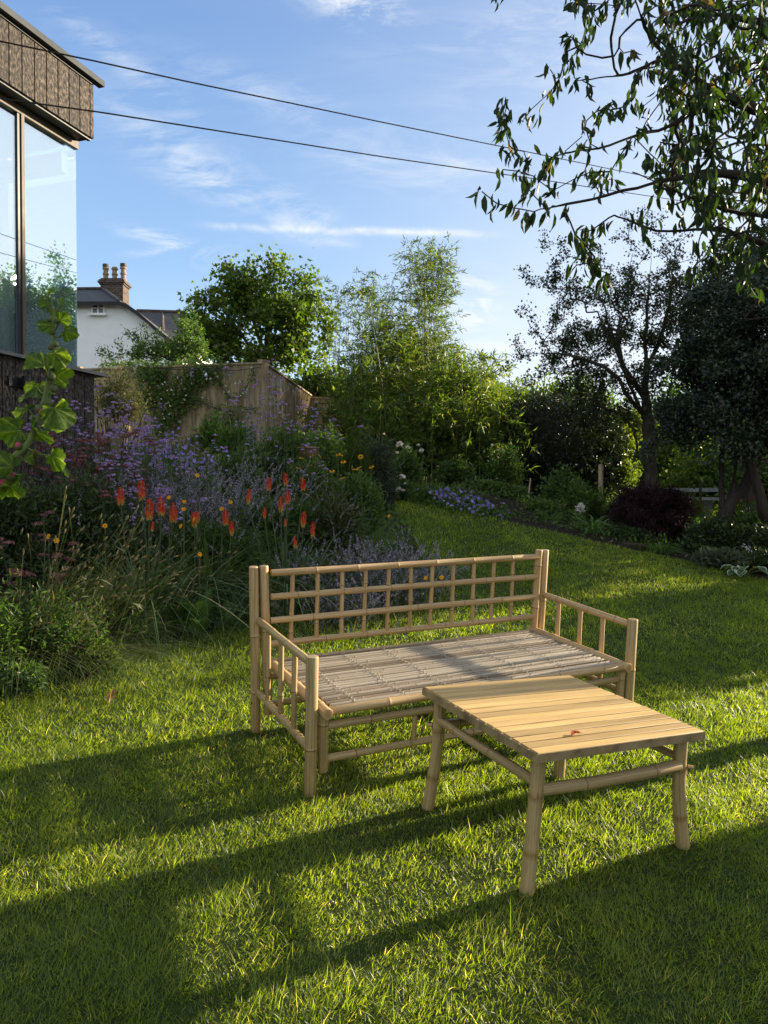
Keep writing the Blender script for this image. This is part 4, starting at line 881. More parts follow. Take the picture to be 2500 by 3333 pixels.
# unseen trees and bushes off right, placed to shade the lawn and the glass
def off_tree(name,label,gx,gy,s,h,n=9000,mt='leaf_mid',lo=1.0):
    p=lawn_pt(gx,gy); p[2]=G(p[0],p[1]); b=p.copy()
    limbs=[[b,b+[0,0,h*.3],b+[.1,0,h*.55],b+[0,.1,h*.8]]]
    leafy_tree(name,label,'tree',b,limbs,[(b+[0,0,h*.62],(s,s,h*.38)),(b+[s*.4,s*.3,h*.45],(s*.7,s*.7,h*.32)),(b+[-s*.4,-s*.1,h*.5],(s*.6,s*.6,h*.3))],180,mt,n,.10,tip_r=.006,base_r=.11,power=.5,step=.22,spread=.16)
off_tree('shade_tree','broad tree on the right boundary whose crown shades the far lawn',8.4,11.3,1.9,5.2,14000)
off_tree('shade_tree','taller tree added behind the broad one to keep the sun off the glass',9.6,14.1,2.0,7.4,26000)  # this tree and the next added to block the sun's reflection in the glass
off_tree('shade_tree','tallest tree added farther off to keep the sun off the glass',12.4,15.9,1.8,8.2,30000)
for gx,gy,lab in ((7.4,8.1,'unseen low rounded bush added on the right to shade the far lawn'),(8.0,9.3,'second unseen low bush added on the right to shade the far lawn')):  # unseen bushes added to throw shade on the far lawn
    shrub('shade_bush',lab,'shrub',lawn_pt(gx,gy),[(lawn_pt(gx,gy,.9),(.75,.75,1.0)),(lawn_pt(gx+.8,gy+.1,.9),(.75,.7,1.05))],9000,'leaf_mid',.10,core=.8,power=.25,noise=.25)
fence_run(lawn_pt(6.3,5.45,1.58),lawn_pt(6.2,-4.5,1.58),'garden_fence','unseen timber fence added on the right to cast the shadow across the lawn corner')  # unseen panels added for their crisp shadow on the lawn corner
# ------------------------------------------------------------------ flower bed on the left
def stems_plant(name,label,cat,base,n,spread,h,leafmat='leaf_mid',stem='stem',group=None,lean=.25,leafn=8,lsize=.05,ratio=.35,sw=.004,heads=None,leanv=(0,0),tpl=LEAF_LO,hvar=.25,low=.05,high=.8,bend=.12):
    """upright perennial: thin stems, leaves up the stems, flower heads at the tips"""
    base=np.array(base,float); root=thing(name,label,cat,loc=tuple(base),group=group)
    P0=np.stack([rng.normal(size=n)*spread,rng.normal(size=n)*spread,np.zeros(n)],-1); P0[:,2]=ground_z(P0[:,0]+base[0],P0[:,1]+base[1])-base[2]-.01
    D=nrmz(np.stack([rng.normal(size=n)*lean+leanv[0],rng.normal(size=n)*lean+leanv[1],np.ones(n)],-1)); L=h*np.clip(rng.normal(1-hvar*.5,hvar*.5,n),.35,1.12)
    st=MB(); C=ribbons(st,P0,D,L,sw,rng.uniform(0,bend,n),None,6,tint=np.clip(rng.normal(.45,.2,n),0,1),taper=False); st.build('stems',M[stem],root)
    if leafn:
        m=n*leafn; i=rng.integers(0,n,m); u=rng.uniform(low,high,m)*6; a=np.floor(u).astype(int); f=(u-a)[:,None]; a=np.minimum(a,5)
        P=C[i,a]*(1-f)+C[i,a+1]*f; ax=nrmz(rng.normal(size=(m,3))*.8+np.array([0,0,.35])); Lf=lsize*rng.uniform(.5,1.3,m)*(1.2-.5*(u/6))
        lf=MB(); scatter(lf,tpl,P,ax,Lf,Lf*ratio,np.clip(rng.normal(.5,.25,m),0,1)); lf.build('leaves',M[leafmat],root)
    if heads: heads(root,C)
    return root,C
def dome_heads(mat,size,k=26,petal=.007,flat=.5,frac=1.0,extra=0,zoff=0,name='blossom'):
    def f(root,C):
        T=C[:,-1]; T=T[rng.uniform(size=len(T))<frac]
        if extra: T=np.vstack([T]+[T+rng.normal(size=T.shape)*np.array([.035,.035,.03])-np.array([0,0,.02]) for _ in range(extra)])
        n=len(T); mb=MB(); P=np.repeat(T,k,axis=0); d=rdir(n*k); d[:,2]=np.abs(d[:,2])*flat; s=np.repeat(size*rng.uniform(.6,1.2,n),k)
        P=P+d*s[:,None]; scatter(mb,PETAL,P,nrmz(rdir(n*k)*.7+np.array([0,0,.3])),petal*rng.uniform(.7,1.3,n*k),petal,np.clip(rng.normal(.5,.3,n*k),0,1),nrm=d+np.array([1e-3,0,0])); mb.build(name,M[mat],root)
    return f
def spike_heads(mat,length,rad,k=40,petal=.008,name='blossom',frac=1.0):
    def f(root,C):
        T=C[:,-1]; d0=nrmz(C[:,-1]-C[:,-3]); kp=rng.uniform(size=len(T))<frac; T=T[kp]; d0=d0[kp]; n=len(T)
        u=rng.uniform(0,1,(n,k)); P=T[:,None,:]-d0[:,None,:]*(u*length)[:,:,None]; r=rdir(n*k)*rad*rng.uniform(.4,1,n*k)[:,None]*(.35+.65*u.reshape(-1))[:,None]
        mb=MB(); scatter(mb,PETAL,P.reshape(-1,3)+r,rdir(n*k),petal*rng.uniform(.6,1.3,n*k),petal*.8,np.clip(rng.normal(.5,.3,n*k),0,1)); mb.build(name,M[mat],root)
    return f
def top_z(px,py,d,g): return at(px,py,d)[2]-g[2]

def tuft(name,label,base,n,L,w,mat,up=.9,bend=(.3,.9),spread=.08,group=None,lean=.7,cat='plant',lv=(0,0),sub=None,seg=7):
    base=np.array(base,float); root=thing(name,label,cat,loc=tuple(base),group=group)
    a=rng.uniform(0,2*np.pi,n); r=np.abs(rng.normal(size=n))*spread; P=np.stack([np.cos(a)*r,np.sin(a)*r,np.zeros(n)],-1); P[:,2]=ground_z(P[:,0]+base[0],P[:,1]+base[1])-base[2]-.01
    l=rng.uniform(.02,lean,n); D=np.stack([np.cos(a)*l+lv[0],np.sin(a)*l+lv[1],np.full(n,up)],-1)
    mb=MB(); ribbons(mb,P,D,L*rng.uniform(.55,1.1,n),w*rng.uniform(.6,1.2,n),rng.uniform(*bend,n),None,seg,tint=np.clip(rng.normal(.45,.25,n),0,1)); mb.build('leaf_blades',M[mat],root)
    return root

# red hot pokers
def poker_head(root,base,tip,bottom,ripe,scale=1.0,opened=1.0):
    tip=np.array(tip)-base; bottom=np.array(bottom)-base; ax=nrmz(tip-bottom); L=np.linalg.norm(tip-bottom)
    n=150; u=np.sort(rng.uniform(0,1,n)); a=rng.uniform(0,2*np.pi,n); X=nrmz(np.cross(ax,[1,.2,.1])); Y=np.cross(ax,X); rad_=np.cos(a)[:,None]*X+np.sin(a)[:,None]*Y
    prof=np.interp(u,[0,.25,.55,.85,1],[.30,.95,1.0,.55,.08])*.028*scale
    P=bottom+ax*(u*L)[:,None]+rad_*(prof*.35)[:,None]; dirv=nrmz(rad_*(1.2 if ripe>.5 else .7)-ax*np.interp(u,[0,.5,1],[1.6,.9,-.6])[:,None]); fl=np.interp(u,[0,.6,1],[.032,.028,.014])*scale
    t=np.clip(u*1.25+.06+rng.normal(size=n)*.12+(ripe-.6)*.35,0,1)
    mb=MB(); scatter(mb,LEAF_MID,P,dirv,fl,fl*.24,t); tube(mb,[bottom,tip],[.006,.003],6,tint=.4); o=mb.build('flower_spike',M['bloom_poker'],root)
    return o
def poker_clump(label,px,d,heads,nblades,L,spread=.14):
    base=gnd(px,d); root=thing('red_hot_poker',label,'plant',loc=tuple(base),group='red hot poker clumps')
    n=nblades; a=rng.uniform(0,2*np.pi,n); r=np.abs(rng.normal(size=n))*spread; P=np.stack([np.cos(a)*r,np.sin(a)*r,np.zeros(n)],-1); P[:,2]=ground_z(P[:,0]+base[0],P[:,1]+base[1])-base[2]
    l=rng.uniform(.05,.9,n); D=np.stack([np.cos(a)*l,np.sin(a)*l,np.full(n,1.0)],-1); mb=MB(); ribbons(mb,P,D,L*rng.uniform(.6,1.15,n),rng.uniform(.008,.015,n),rng.uniform(.25,1.0,n),None,9,tint=np.clip(rng.normal(.45,.25,n)+(rng.uniform(size=n)<.05)*.5,0,1)); mb.build('leaf_blades',M['leaf_poker'],root)
    for (hx,hy,hd,size,ripe) in heads:
        tip=at(hx,hy-size*.5,hd); bot=at(hx+rng.uniform(-3,3),hy+size*.5,hd)
        poker_head(root,base,tip,bot,ripe,scale=size/55*hd/5.6*1.0)
        s=MB(); b0=np.array([rng.normal()*.05,rng.normal()*.05,0])*1.0+ (np.array([*(bot-base)[:2],0])*.35); b0[2]=float(ground_z(b0[0]+base[0],b0[1]+base[1]))-base[2]; e=bot-base
        m_=(b0+e)/2+np.array([rng.normal()*.01,0,0]); tube(s,[b0,m_,e],[.0065,.006,.0055],6,tint=.6); s.build('flower_stem',M['stem'],root,smooth=True)
poker_clump('left clump of red hot pokers with five bright spikes',470,5.7,[(392,1612,5.6,52,.7),(459,1592,5.7,58,.8),(487,1655,5.5,58,.8),(523,1645,5.7,56,.8),(563,1665,5.6,56,.75),(497,1712,5.6,28,.5)],420,1.0)
poker_clump('clump of red hot pokers with faded orange spikes in the middle of the bed',680,6.25,[(631,1690,5.8,44,.2),(734,1682,5.9,46,.75),(754,1718,5.9,40,.35),(643,1680,5.9,32,.1)],400,.95)
poker_clump('right clump of red hot pokers with four tall scarlet spikes',930,6.4,[(876,1573,6.4,38,.85),(928,1557,6.5,36,.85),(986,1573,6.4,38,.85),(936,1616,6.4,40,.8),(811,1614,6.3,40,.45),(914,1640,6.4,44,.1),(862,1668,6.3,30,.4),(990,1688,6.2,44,.45),(1018,1722,6.2,42,.5),(959,1764,6.1,34,.3),(930,1700,6.2,22,.5)],520,.98,.22)
tuft('grass_tussock','arching green grass tussock behind the left end of the sofa',gnd(810,6.35),420,.85,.007,'leaf_poker',group='arching grass tussocks',bend=(.5,1.2),spread=.13)
tuft('grass_tussock','pale arching grass tussock spilling toward the catmint behind the sofa',gnd(1010,6.5),520,.80,.0045,'leaf_straw',group='arching grass tussocks',bend=(.5,1.2),spread=.12,lv=(.15,-.1))
tuft('grass_tussock','grass tussock below the scarlet pokers at the lawn edge',gnd(720,6.25),360,.70,.006,'leaf_poker',group='arching grass tussocks',bend=(.5,1.2),spread=.12,lv=(.0,-.2))
tuft('grass_tussock','dark grass tussock under the left poker clump',gnd(540,5.85),340,.66,.006,'leaf_poker',group='arching grass tussocks',bend=(.5,1.2),spread=.13,lv=(0,-.2))
tuft('grass_tussock','tall olive grass tussock beside the yellow coneflowers',gnd(1160,7.4),560,1.05,.005,'leaf_mid',group='arching grass tussocks',bend=(.2,.8),spread=.16)
tuft('grass_tussock','olive grass tussock where the bed meets the far lawn',gnd(1255,8.2),420,.42,.005,'leaf_mid',group='arching grass tussocks',bend=(.3,1.0),spread=.18)
tuft('grass_tussock','dark low grass tussock leaning over the lawn right of the catmint',gnd(1310,7.6),420,.34,.005,'leaf_mid',group='arching grass tussocks',bend=(.3,1.0),spread=.18,lv=(.25,0))

# bottlebrush grass leaning right at the near left
def brush_heads(root,C):
    T=C[:,-1]; d=nrmz(C[:,-1]-C[:,-2]); mb=MB()
    for p,v in zip(T,d): L=rng.uniform(.02,.04); tube(mb,[p-v*.004,p+v*L*.5,p+v*L],[.002,.0055,.002],6,tint=rng.uniform(.5,1),cap=False)
    mb.build('seed_head',M['leaf_straw'],root)
for px,d,n,h,lab in ((180,4.7,130,1.05,'sheaf of thin grass stems with bottlebrush seed heads leaning right'),(60,4.6,90,1.0,'thin seed head grass at the left edge of the bed'),(330,5.1,90,.85,'seed head grass leaning toward the left pokers')):
    stems_plant('seed_head_grass',lab,'grass',gnd(px,d),n,.13,h,'leaf_straw','leaf_straw',group='seed head grasses',lean=.18,leafn=1,lsize=.12,ratio=.03,sw=.0022,heads=brush_heads,leanv=(.38,-.05),hvar=.5,bend=.35)

def bush(name,label,px,py_top,d,halfw_px,n,mat,size,ratio=.45,cat='plant',group=None,core=.45,power=.35,heads=None,py_low=None,noise=.45,tpl=LEAF_LO,up=.2,tmu=.45):
    g=gnd(px,d); zt=at(px,py_top,d)[2]; h=max(.15,zt-g[2]); w=halfw_px/F*d
    c=g+np.array([0,0,h*.48]); return shrub(name,label,cat,g,[(c,(w,w*.7,h*.52)),(c+[w*.45,-w*.2,-h*.15],(w*.6,w*.5,h*.36)),(c+[-w*.45,w*.1,-h*.12],(w*.6,w*.5,h*.38)),(c+[w*.1,-w*.3,h*.12],(w*.45,w*.4,h*.36))],n,mat,size,ratio,tpl,group,core,power,noise,10,0,tmu,up=up)
bush('leafy_perennial','dark leafy mound at the near left corner of the bed',-60,1900,4.35,170,4500,'leaf_mid',.05,.22,core=.3,power=.6,noise=.7)
tuft('grass_tussock','loose fine grass tussock at the near left of the bed',gnd(90,4.6),520,.75,.004,'leaf_straw',group='arching grass tussocks',bend=(.3,1.0),spread=.2,lv=(.25,0))
tuft('grass_tussock','fine dark grass tussock before the seed head grasses',gnd(250,4.75),520,.6,.004,'leaf_poker',group='arching grass tussocks',bend=(.4,1.1),spread=.2,lv=(.2,-.1))
tuft('grass_tussock','loose olive grass tussock left of the toothed leaf clump',gnd(400,5.3),420,.6,.0045,'leaf_poker',group='arching grass tussocks',bend=(.4,1.1),spread=.15,lv=(.2,-.1))
bush('leafy_perennial','dark green fine leafed mound at the foot of the near left bed',150,1930,4.6,170,5000,'leaf_mid',.05,.2,tmu=.3,core=.3,power=.6,noise=.7)
bush('leafy_perennial','dark foliage below the seed head grasses',340,1900,5.2,140,5000,'leaf_mid',.05,.2,tmu=.3,core=.3,power=.6,noise=.7)
bush('leafy_perennial','shaded foliage under the pink flower heads',250,1560,6.1,210,9000,'leaf_dark',.06,.35)
bush('leafy_perennial','shaded foliage left of the pink flower heads',20,1560,5.8,200,9000,'leaf_dark',.06,.35)
bush('leafy_perennial','dense dark foliage between the two poker clumps',640,1700,6.6,220,9000,'leaf_mid',.06,.3,tmu=.2)
bush('leafy_perennial','dark leaves behind the right poker clump',900,1640,7.3,190,9000,'leaf_mid',.07,.35,tmu=.25)
bush('leafy_perennial','low edging foliage at the lawn edge below the left pokers',470,1990,5.45,110,3000,'leaf_mid',.045,.4,tmu=.3)
bush('leafy_perennial','ragged low foliage spilling on the lawn at the far left',40,2190,4.2,100,1800,'leaf_mid',.04,.4,tmu=.3)
bush('leafy_perennial','small ferny edging plant beside the dark foliage',280,2080,4.6,110,3000,'leaf_bright',.035,.3,tmu=.2)
# catmint and lavender-blue haze
def haze(label,px,d,n,spread,h,mat='bloom_nepeta',leafm='leaf_grey',group='catmint mounds',lean=.35,k=34,ln=.16,pt=.0085,leafn=9):
    stems_plant('catmint',label,'plant',gnd(px,d),n,spread,h,leafm,'stem',group=group,lean=lean,leafn=leafn,lsize=.028,ratio=.6,sw=.0028,heads=spike_heads(mat,ln,.014,k,pt),hvar=.5,high=.85,bend=.25)
haze('large catmint mound with grey purple spikes right of the blue cranesbill',640,6.9,330,.32,.85)
haze('grey purple catmint mound behind the left pokers',470,6.7,300,.30,.80)
haze('catmint mound fading into the dark ferns left of the tall verbena',800,7.2,300,.30,.85)
haze('blue grey catmint swell behind the second poker clump',560,6.9,260,.3,.86)
haze('catmint mound just below the pink flower heads',330,6.5,150,.24,.8)
haze('pale catmint in flower behind the middle of the sofa',1170,6.5,260,.26,.62,pt=.010)
haze('pale catmint at the right end of the bed behind the sofa lattice',1290,6.7,240,.24,.55,pt=.010)
haze('low catmint showing through the sofa lattice',1110,6.0,140,.18,.36,pt=.010)
# cranesbill
def petals5(root,C,mat='bloom_geranium',size=.021,frac=.8,name='blossom'):
    T=C[:,-1]; T=T[rng.uniform(size=len(T))<frac]; mb=MB()
    for p in T:
        nn=nrmz(rng.normal(size=3)*.5+np.array([.1,-.6,.6])); X=nrmz(np.cross(nn,[.3,.9,.2])); Y=np.cross(nn,X); a=np.arange(5)*2*np.pi/5+rng.uniform(0,6)
        ax=np.cos(a)[:,None]*X+np.sin(a)[:,None]*Y+nn*.25; scatter(mb,LEAF_MID,np.repeat(p[None],5,0),ax,size*rng.uniform(.9,1.15),size*.95,rng.uniform(.2,.9),nrm=nn[None])
    mb.build(name,M[mat],root)
stems_plant('cranesbill','violet blue cranesbill in full flower under the terracotta pot','plant',gnd(480,8.0),150,.30,top_z(480,1400,8.0,gnd(480,8.0)),'leaf_mid',lean=.22,leafn=26,lsize=.06,ratio=.8,heads=petals5,hvar=.2)
stems_plant('cranesbill','violet blue cranesbill drift left of the fern','plant',gnd(560,7.7),130,.26,top_z(560,1440,7.7,gnd(560,7.7)),'leaf_mid',lean=.2,leafn=24,lsize=.06,ratio=.8,heads=petals5,hvar=.25)
# pink sedum / achillea
for px,py,d,n,lab in ((290,1400,6.6,34,'dusky pink flat flower heads rising beside the climbing stem'),(330,1470,6.3,24,'lower dusky pink flower heads right of the tall stem'),(190,1395,6.9,16,'dusky pink flower heads in front of the timber wall'),(130,1640,5.0,9,'small group of pink flower heads low at the left'),(60,1690,4.8,7,'pinkish flower heads near the left edge of the photo')):
    g=gnd(px,d); stems_plant('pink_yarrow',lab,'plant',g,n,.16,top_z(px,py,d,g),'leaf_dark',group='dusky pink flower clumps',lean=.12,leafn=12,lsize=.09,ratio=.2,heads=dome_heads('bloom_pink',.034,60,.011,.35,extra=2),hvar=.35)
# verbena
vb=[(60,1330,7.0,12),(-60,1360,6.6,10),(180,1340,7.2,9),(225,1285,7.3,8),(290,1290,7.0,9),(330,1330,6.6,10),(390,1370,6.8,14),(450,1370,6.9,14),(520,1390,6.9,12),(350,1440,6.2,10),(560,1430,6.8,10),(420,1460,6.3,12),(500,1540,6.2,12),(430,1560,6.1,8),(600,1310,8.0,3),(590,1370,7.0,3),(665,1350,7.2,3),(545,1480,6.3,6)]
for i,(px,py,d,n) in enumerate(vb):
    g=gnd(px,d); stems_plant('verbena',['branching purple verbena','airy verbena with small mauve heads','tall thin stemmed verbena'][i%3]+' '+['by the timber wall at far left','at the left edge beside the wall lamp','left of the terracotta pot in front of the boards','tallest one against the timber boards','just right of the timber wall corner','between the pink heads and the wall','in front of the potted white shrub','below the potted white shrub','over the cranesbill drift','beside the pink yarrow heads','above the blue cranesbill at centre left','amid the grey catmint','rising above the left pokers','low among the catmint','alone before the climber on the fence','single stem left of the fern','single stem above the fern','low in front of the cranesbill'][i],'plant',g,n,.13,top_z(px,py,d,g),'leaf_dark',group='purple verbena plants',lean=.09,leafn=3,lsize=.07,ratio=.15,sw=.0038,heads=dome_heads('bloom_verbena',.017,30,.0085,.6,extra=3 if n>5 else 1),hvar=.28,bend=.03)
vt=[(835,1150,8.6,3),(905,1180,8.4,5),(860,1240,8.0,7),(940,1230,8.0,8),(1000,1250,8.3,8),(1060,1290,8.2,7),(1080,1320,8.5,4),(815,1310,8.2,4),(920,1440,7.0,5),(980,1300,8.0,6),(770,1200,8.4,3)]
for i,(px,py,d,n) in enumerate(vt):
    g=gnd(px,d); stems_plant('verbena','tall wiry verbena '+['crossing the fence corner post','above the fence run right of the corner','leaning over the shaded fence run','in the thick of the tall wiry group','with heads against the bamboo foot','nearest the bamboo on the right','at the right end of the tall group','left of the fence corner by the blue spire','short one with a bright head cluster above the pokers','behind the terracotta bowl','standing alone before the weathered boards'][i],'plant',g,n,.13,top_z(px,py,d,g),'leaf_dark',group='tall wiry verbena plants',lean=.13,leafn=4,lsize=.05,ratio=.15,sw=.0042,heads=dome_heads('bloom_verbena',.018,26,.009,.6,extra=2),hvar=.3,bend=.05)
# yellow geums
for k,(px,py,d,lab) in enumerate(((551,1620,5.5,'topmost yellow flower right of the left pokers'),(600,1634,5.6,'yellow flower on a thin stem between the poker clumps'),(598,1658,5.5,'lower yellow flower between the poker clumps'),(590,1713,5.4,'yellow flower low right of the left pokers'),(642,1548,6.0,'small orange yellow flower in front of the catmint'),(722,1657,5.9,'orange yellow flower touching a faded poker'),(750,1635,5.9,'yellow flower left of the upright fading poker'),(634,1690,5.6,'yellow flower in front of the faded orange poker'),(650,1805,5.3,'low yellow flower among the dark grass blades'),(159,1747,4.7,'small yellow flower among the near left stems'),(184,1760,4.7,'tiny yellow flower lower left'),(1267,1680,7.0,'single yellow flower at the lawn end of the bed'),(1387,1882,6.0,'yellow flower seen through the sofa lattice'),(1437,1880,6.0,'second yellow flower seen through the sofa lattice'),(342,1712,5.0,'dim yellow flower in the near grasses'))):
    g=gnd(px,d); tip=at(px,py,d)-g; root=thing('yellow_geum',lab,'flower',loc=tuple(g),group='yellow geums'); st=MB(); b0=np.array([-.05,.02,0]); tube(st,[b0,(b0+tip)/2+[.02,0,.03],tip],[.0028,.0024,.002],5,cap=False,tint=.7); st.build('stem',M['stem'],root)
    mb=MB(); nn=nrmz(np.array([rng.normal()*.5,-1,.5]))
    X=nrmz(np.cross(nn,[.3,.9,.2])); Y=np.cross(nn,X)
    for rr in (1.0,.65): a=np.arange(6)*2*np.pi/6+rr*3; ax=np.cos(a)[:,None]*X+np.sin(a)[:,None]*Y+nn*(.3+(1-rr)*1.6); scatter(mb,LEAF_MID,np.repeat(tip[None],6,0),ax,.020*rr,.019*rr,rng.uniform(.2,.9),nrm=nn[None])
    mb.build('blossom',M['bloom_yellow'],root)
# big toothed leaf clumps at the lawn edge
def big_leaf(mb,base,d,L,W,tint,arch=.5,teeth=5,curl=.15):
    d=nrmz(d); side=nrmz(np.cross(d,[0,0,1])); up=np.cross(side,d); n=24; V=[]
    for i in range(n+1):
        u=i/n; w=W*math.sin(math.pi*min(1,.06+u*.94))**.8*(.68+.32*abs(math.sin(u*math.pi*teeth)))*(1 if u<.98 else .2)
        p=base+d*L*u+up*(arch*L*.35*math.sin(u*2.2))-np.array([0,0,1])*arch*L*.45*u*u
        for s in (-1,-.5,0,.5,1): V.append(p+side*w*.5*s+up*(abs(s)*w*curl+.004*math.sin(i*1.7+s*3)))
    mb.add(V,quads=[[i*5+j,i*5+j+1,(i+1)*5+j+1,(i+1)*5+j] for i in range(n) for j in range(4)],tint=np.tile([tint,tint-.1,min(1,tint+.35),tint-.1,tint],n+1))
for px,d,n,L,lab in ((645,5.50,34,.40,'large toothed bright green leaf clump at the lawn edge left of the sofa'),(735,5.72,20,.28,'smaller toothed leaf clump just behind the left sofa post'),(575,5.5,10,.22,'dull toothed leaves left of the bright clump')):
    g=gnd(px,d); root=thing('poppy_plant',lab,'plant',loc=tuple(g),group='toothed leaf clumps'); 
    for i in range(n):
        a=rng.uniform(0,2*np.pi); e=rng.uniform(.35,1.9); mb=MB(); big_leaf(mb,np.array([math.cos(a)*.02,math.sin(a)*.02,.0]),np.array([math.cos(a),math.sin(a),e]),L*rng.uniform(.6,1.1),L*rng.uniform(.22,.32),rng.uniform(.2,.8),arch=rng.uniform(.2,.7)); mb.build('leaf',M['leaf_thistle'],root,smooth=True)
# mid and far bed
bush('leafy_perennial','euphorbia like mound of narrow leaves left of the copper shrub',690,1372,9.5,60,3500,'leaf_mid',.12,.13,tmu=.7,up=.6)
bush('copper_shrub','small shrub with coppery tips in front of the weathered fence',750,1330,10.0,62,4200,'leaf_straw',.06,.5,cat='shrub',tmu=.7)
bush('leafy_perennial','leafy green lily clump below the coppery shrub',770,1400,9.2,80,3500,'leaf_mid',.13,.16,tmu=.6,up=.6)
bush('leafy_perennial','green mass in the middle of the bed behind the catmint',760,1480,8.6,110,6000,'leaf_mid',.08,.3,tmu=.5)
bush('leafy_perennial','dark glossy bush beside the tall verbena stems',880,1500,8.8,90,5500,'leaf_dark',.09,.4)
bush('leafy_perennial','tall green growth in front of the shaded fence run',940,1390,10.2,90,5500,'leaf_mid',.07,.3,tmu=.5)
bush('leafy_perennial','airy green growth behind the terracotta bowl at the fence foot',1050,1400,10.8,80,5500,'leaf_mid',.07,.3,tmu=.55)
bush('leafy_perennial','hazy green growth around the terracotta bowl',1010,1495,8.6,90,5500,'leaf_mid',.06,.3,tmu=.6)
bush('leafy_perennial','grey green bush left of the fern',600,1440,8.6,60,3500,'leaf_grey',.06,.35)
bush('cosmos_plant','fluffy bright green feathery plant between the bowl and the roses',1150,1415,9.4,66,9000,'leaf_bright',.05,.10,tmu=.35,power=.5,core=.25,up=.8)
bush('leafy_perennial','blue green spurge mound behind the feathery plant',1225,1430,9.9,60,4000,'leaf_grey',.09,.2,tmu=.2)
bush('leafy_perennial','olive bush at the corner of the bed by the far lawn',1165,1545,8.4,75,5500,'leaf_mid',.06,.3,tmu=.5)
bush('leafy_perennial','low bush on the bank above the olive grass',1195,1590,9.4,45,2500,'leaf_mid',.06,.3,tmu=.4)
bush('leafy_perennial','soft seed grass mound right of the tall pokers',1090,1620,7.1,80,4200,'leaf_straw',.10,.06,tmu=.3,core=.1)
for px,py,d,lab in ((1108,1460,8.2,'yellow coneflowers below the feathery plant at left'),(1190,1490,8.0,'yellow coneflowers at the right of the feathery plant'),(1075,1518,7.7,'lone yellow coneflower over the olive grass'),(990,1475,8.4,'yellow coneflowers by the terracotta bowl')):
    g=gnd(px,d)
    def daisy(root,C):
        for p in C[:,-1]:
            mb=MB(); a=np.arange(11)*2*np.pi/11; nn=nrmz(rng.normal(size=3)*.25+np.array([0,-.25,.9])); X=nrmz(np.cross(nn,[.3,.9,.2])); Y=np.cross(nn,X); ax=np.cos(a)[:,None]*X+np.sin(a)[:,None]*Y-nn*.25
            scatter(mb,LEAF_LO,np.repeat(p[None],11,0),ax,.036,.012,.6,nrm=nn[None]); cn=MB(); tube(cn,[p-nn*.003,p+nn*.010],[.010,.006],8,tint=0); fo=mb.build('flower',M['bloom_yellow'],root); cn.build('flower_centre',M['bark_dark'],fo)
    stems_plant('coneflower',lab,'plant',g,4 if d>7.8 else 2,.07,top_z(px,py,d,g),'leaf_mid',group='yellow coneflowers',lean=.05,leafn=8,lsize=.07,ratio=.3,heads=daisy,hvar=.15,bend=.02)
# delphinium spire
g=gnd(832,8.6); stems_plant('delphinium','hazy blue flower spire in front of the fence corner post','plant',g,5,.05,top_z(832,1290,8.6,g),'leaf_mid',lean=.03,leafn=20,lsize=.07,ratio=.4,heads=spike_heads('bloom_nepeta',.55,.030,120,.014),hvar=.25,bend=.01)
# ferns
def fern(label,px,d,h,lean):
    g=gnd(px,d); root=thing('fern',label,'fern',loc=tuple(g),group='yellow fern fronds')
    for i,l in enumerate(lean):
        mb=MB(); n=30; u=np.linspace(0,1,n); P=np.stack([l*u**1.6*.35,-.05*u,h*(u-.12*u**3)*(1-.08*i)],-1); tube(mb,P,.003*(1-u*.7),4,cap=False)
        T=nrmz(np.gradient(P,axis=0)); S=nrmz(np.cross(T,[0,1,.15])); k=np.arange(4,n); wl=.075*np.sin(np.pi*np.clip((u[k]-.05)/.97,0,1))**.7+.008
        for s in (-1,1): scatter(mb,LEAF_LO,P[k],S[k]*s+T[k]*.25,wl,.017,rng.uniform(0,1,len(k)),nrm=np.cross(S[k],T[k])+.1)
        mb.build('frond',M['leaf_fern'],root)
g=gnd(630,8.4); fern('yellowing upright fern fronds above the catmint',630,8.4,top_z(630,1390,8.4,g),(-.35,.15,.5,.9))
# pots
def pot(label,px,py_top,d,rw_px,h,cat='pot',mat='clay',bowl=False):
    t=at(px,py_top,d); r=rw_px/F*d; root=thing('terracotta_pot',label,cat,loc=(t[0],t[1],t[2]-h)); mb=MB()
    prof=[(.62,0),(.68,.1),(.86,.62),(.93,.80),(1.04,.81),(1.05,.99),(1.0,1.0),(.92,.985),(.90,.85)] if not bowl else [(.35,0),(.6,.15),(.85,.5),(.96,.85),(1.06,.86),(1.06,1),(1,1),(.94,.96)]
    tube(mb,[(0,0,h*z) for _,z in prof],[r*a for a,_ in prof],36); mb.build('pot_body',M[mat],root,smooth=True)
    mb=MB(); tube(mb,[(0,0,h*.86),(0,0,h*.9)],[r*.9,r*.9],24); mb.build('potting_soil',M['bark_dark'],root); return t,r
t,r=pot('pale terracotta pot under the white flowering shrub','385' and 385,1382,9.6,36,.40,mat='pot_pale')
b=np.array(t); root_b=b-[0,0,.03]
shrub('potted_shrub','airy shrub with white flowers growing in the pale pot beside the timber wall','shrub',root_b,[(root_b+[.0,0,.42],(.30,.26,.38)),(root_b+[.10,0,.22],(.30,.25,.22)),(root_b+[-.10,0,.30],(.24,.2,.28))],4200,'leaf_straw',.04,.5,core=0,power=.6,noise=.6,stems=26,tmu=.6)
o=bpy.data.objects[-1] if False else None
pot('shallow terracotta bowl half hidden behind the wiry verbena stems',1005,1456,9.4,34,.13,bowl=True)
def flower_ball(label,spots,root_at,name='white_rose_blooms',mat='bloom_white',size=.035,k=26,grp=None):
    pass
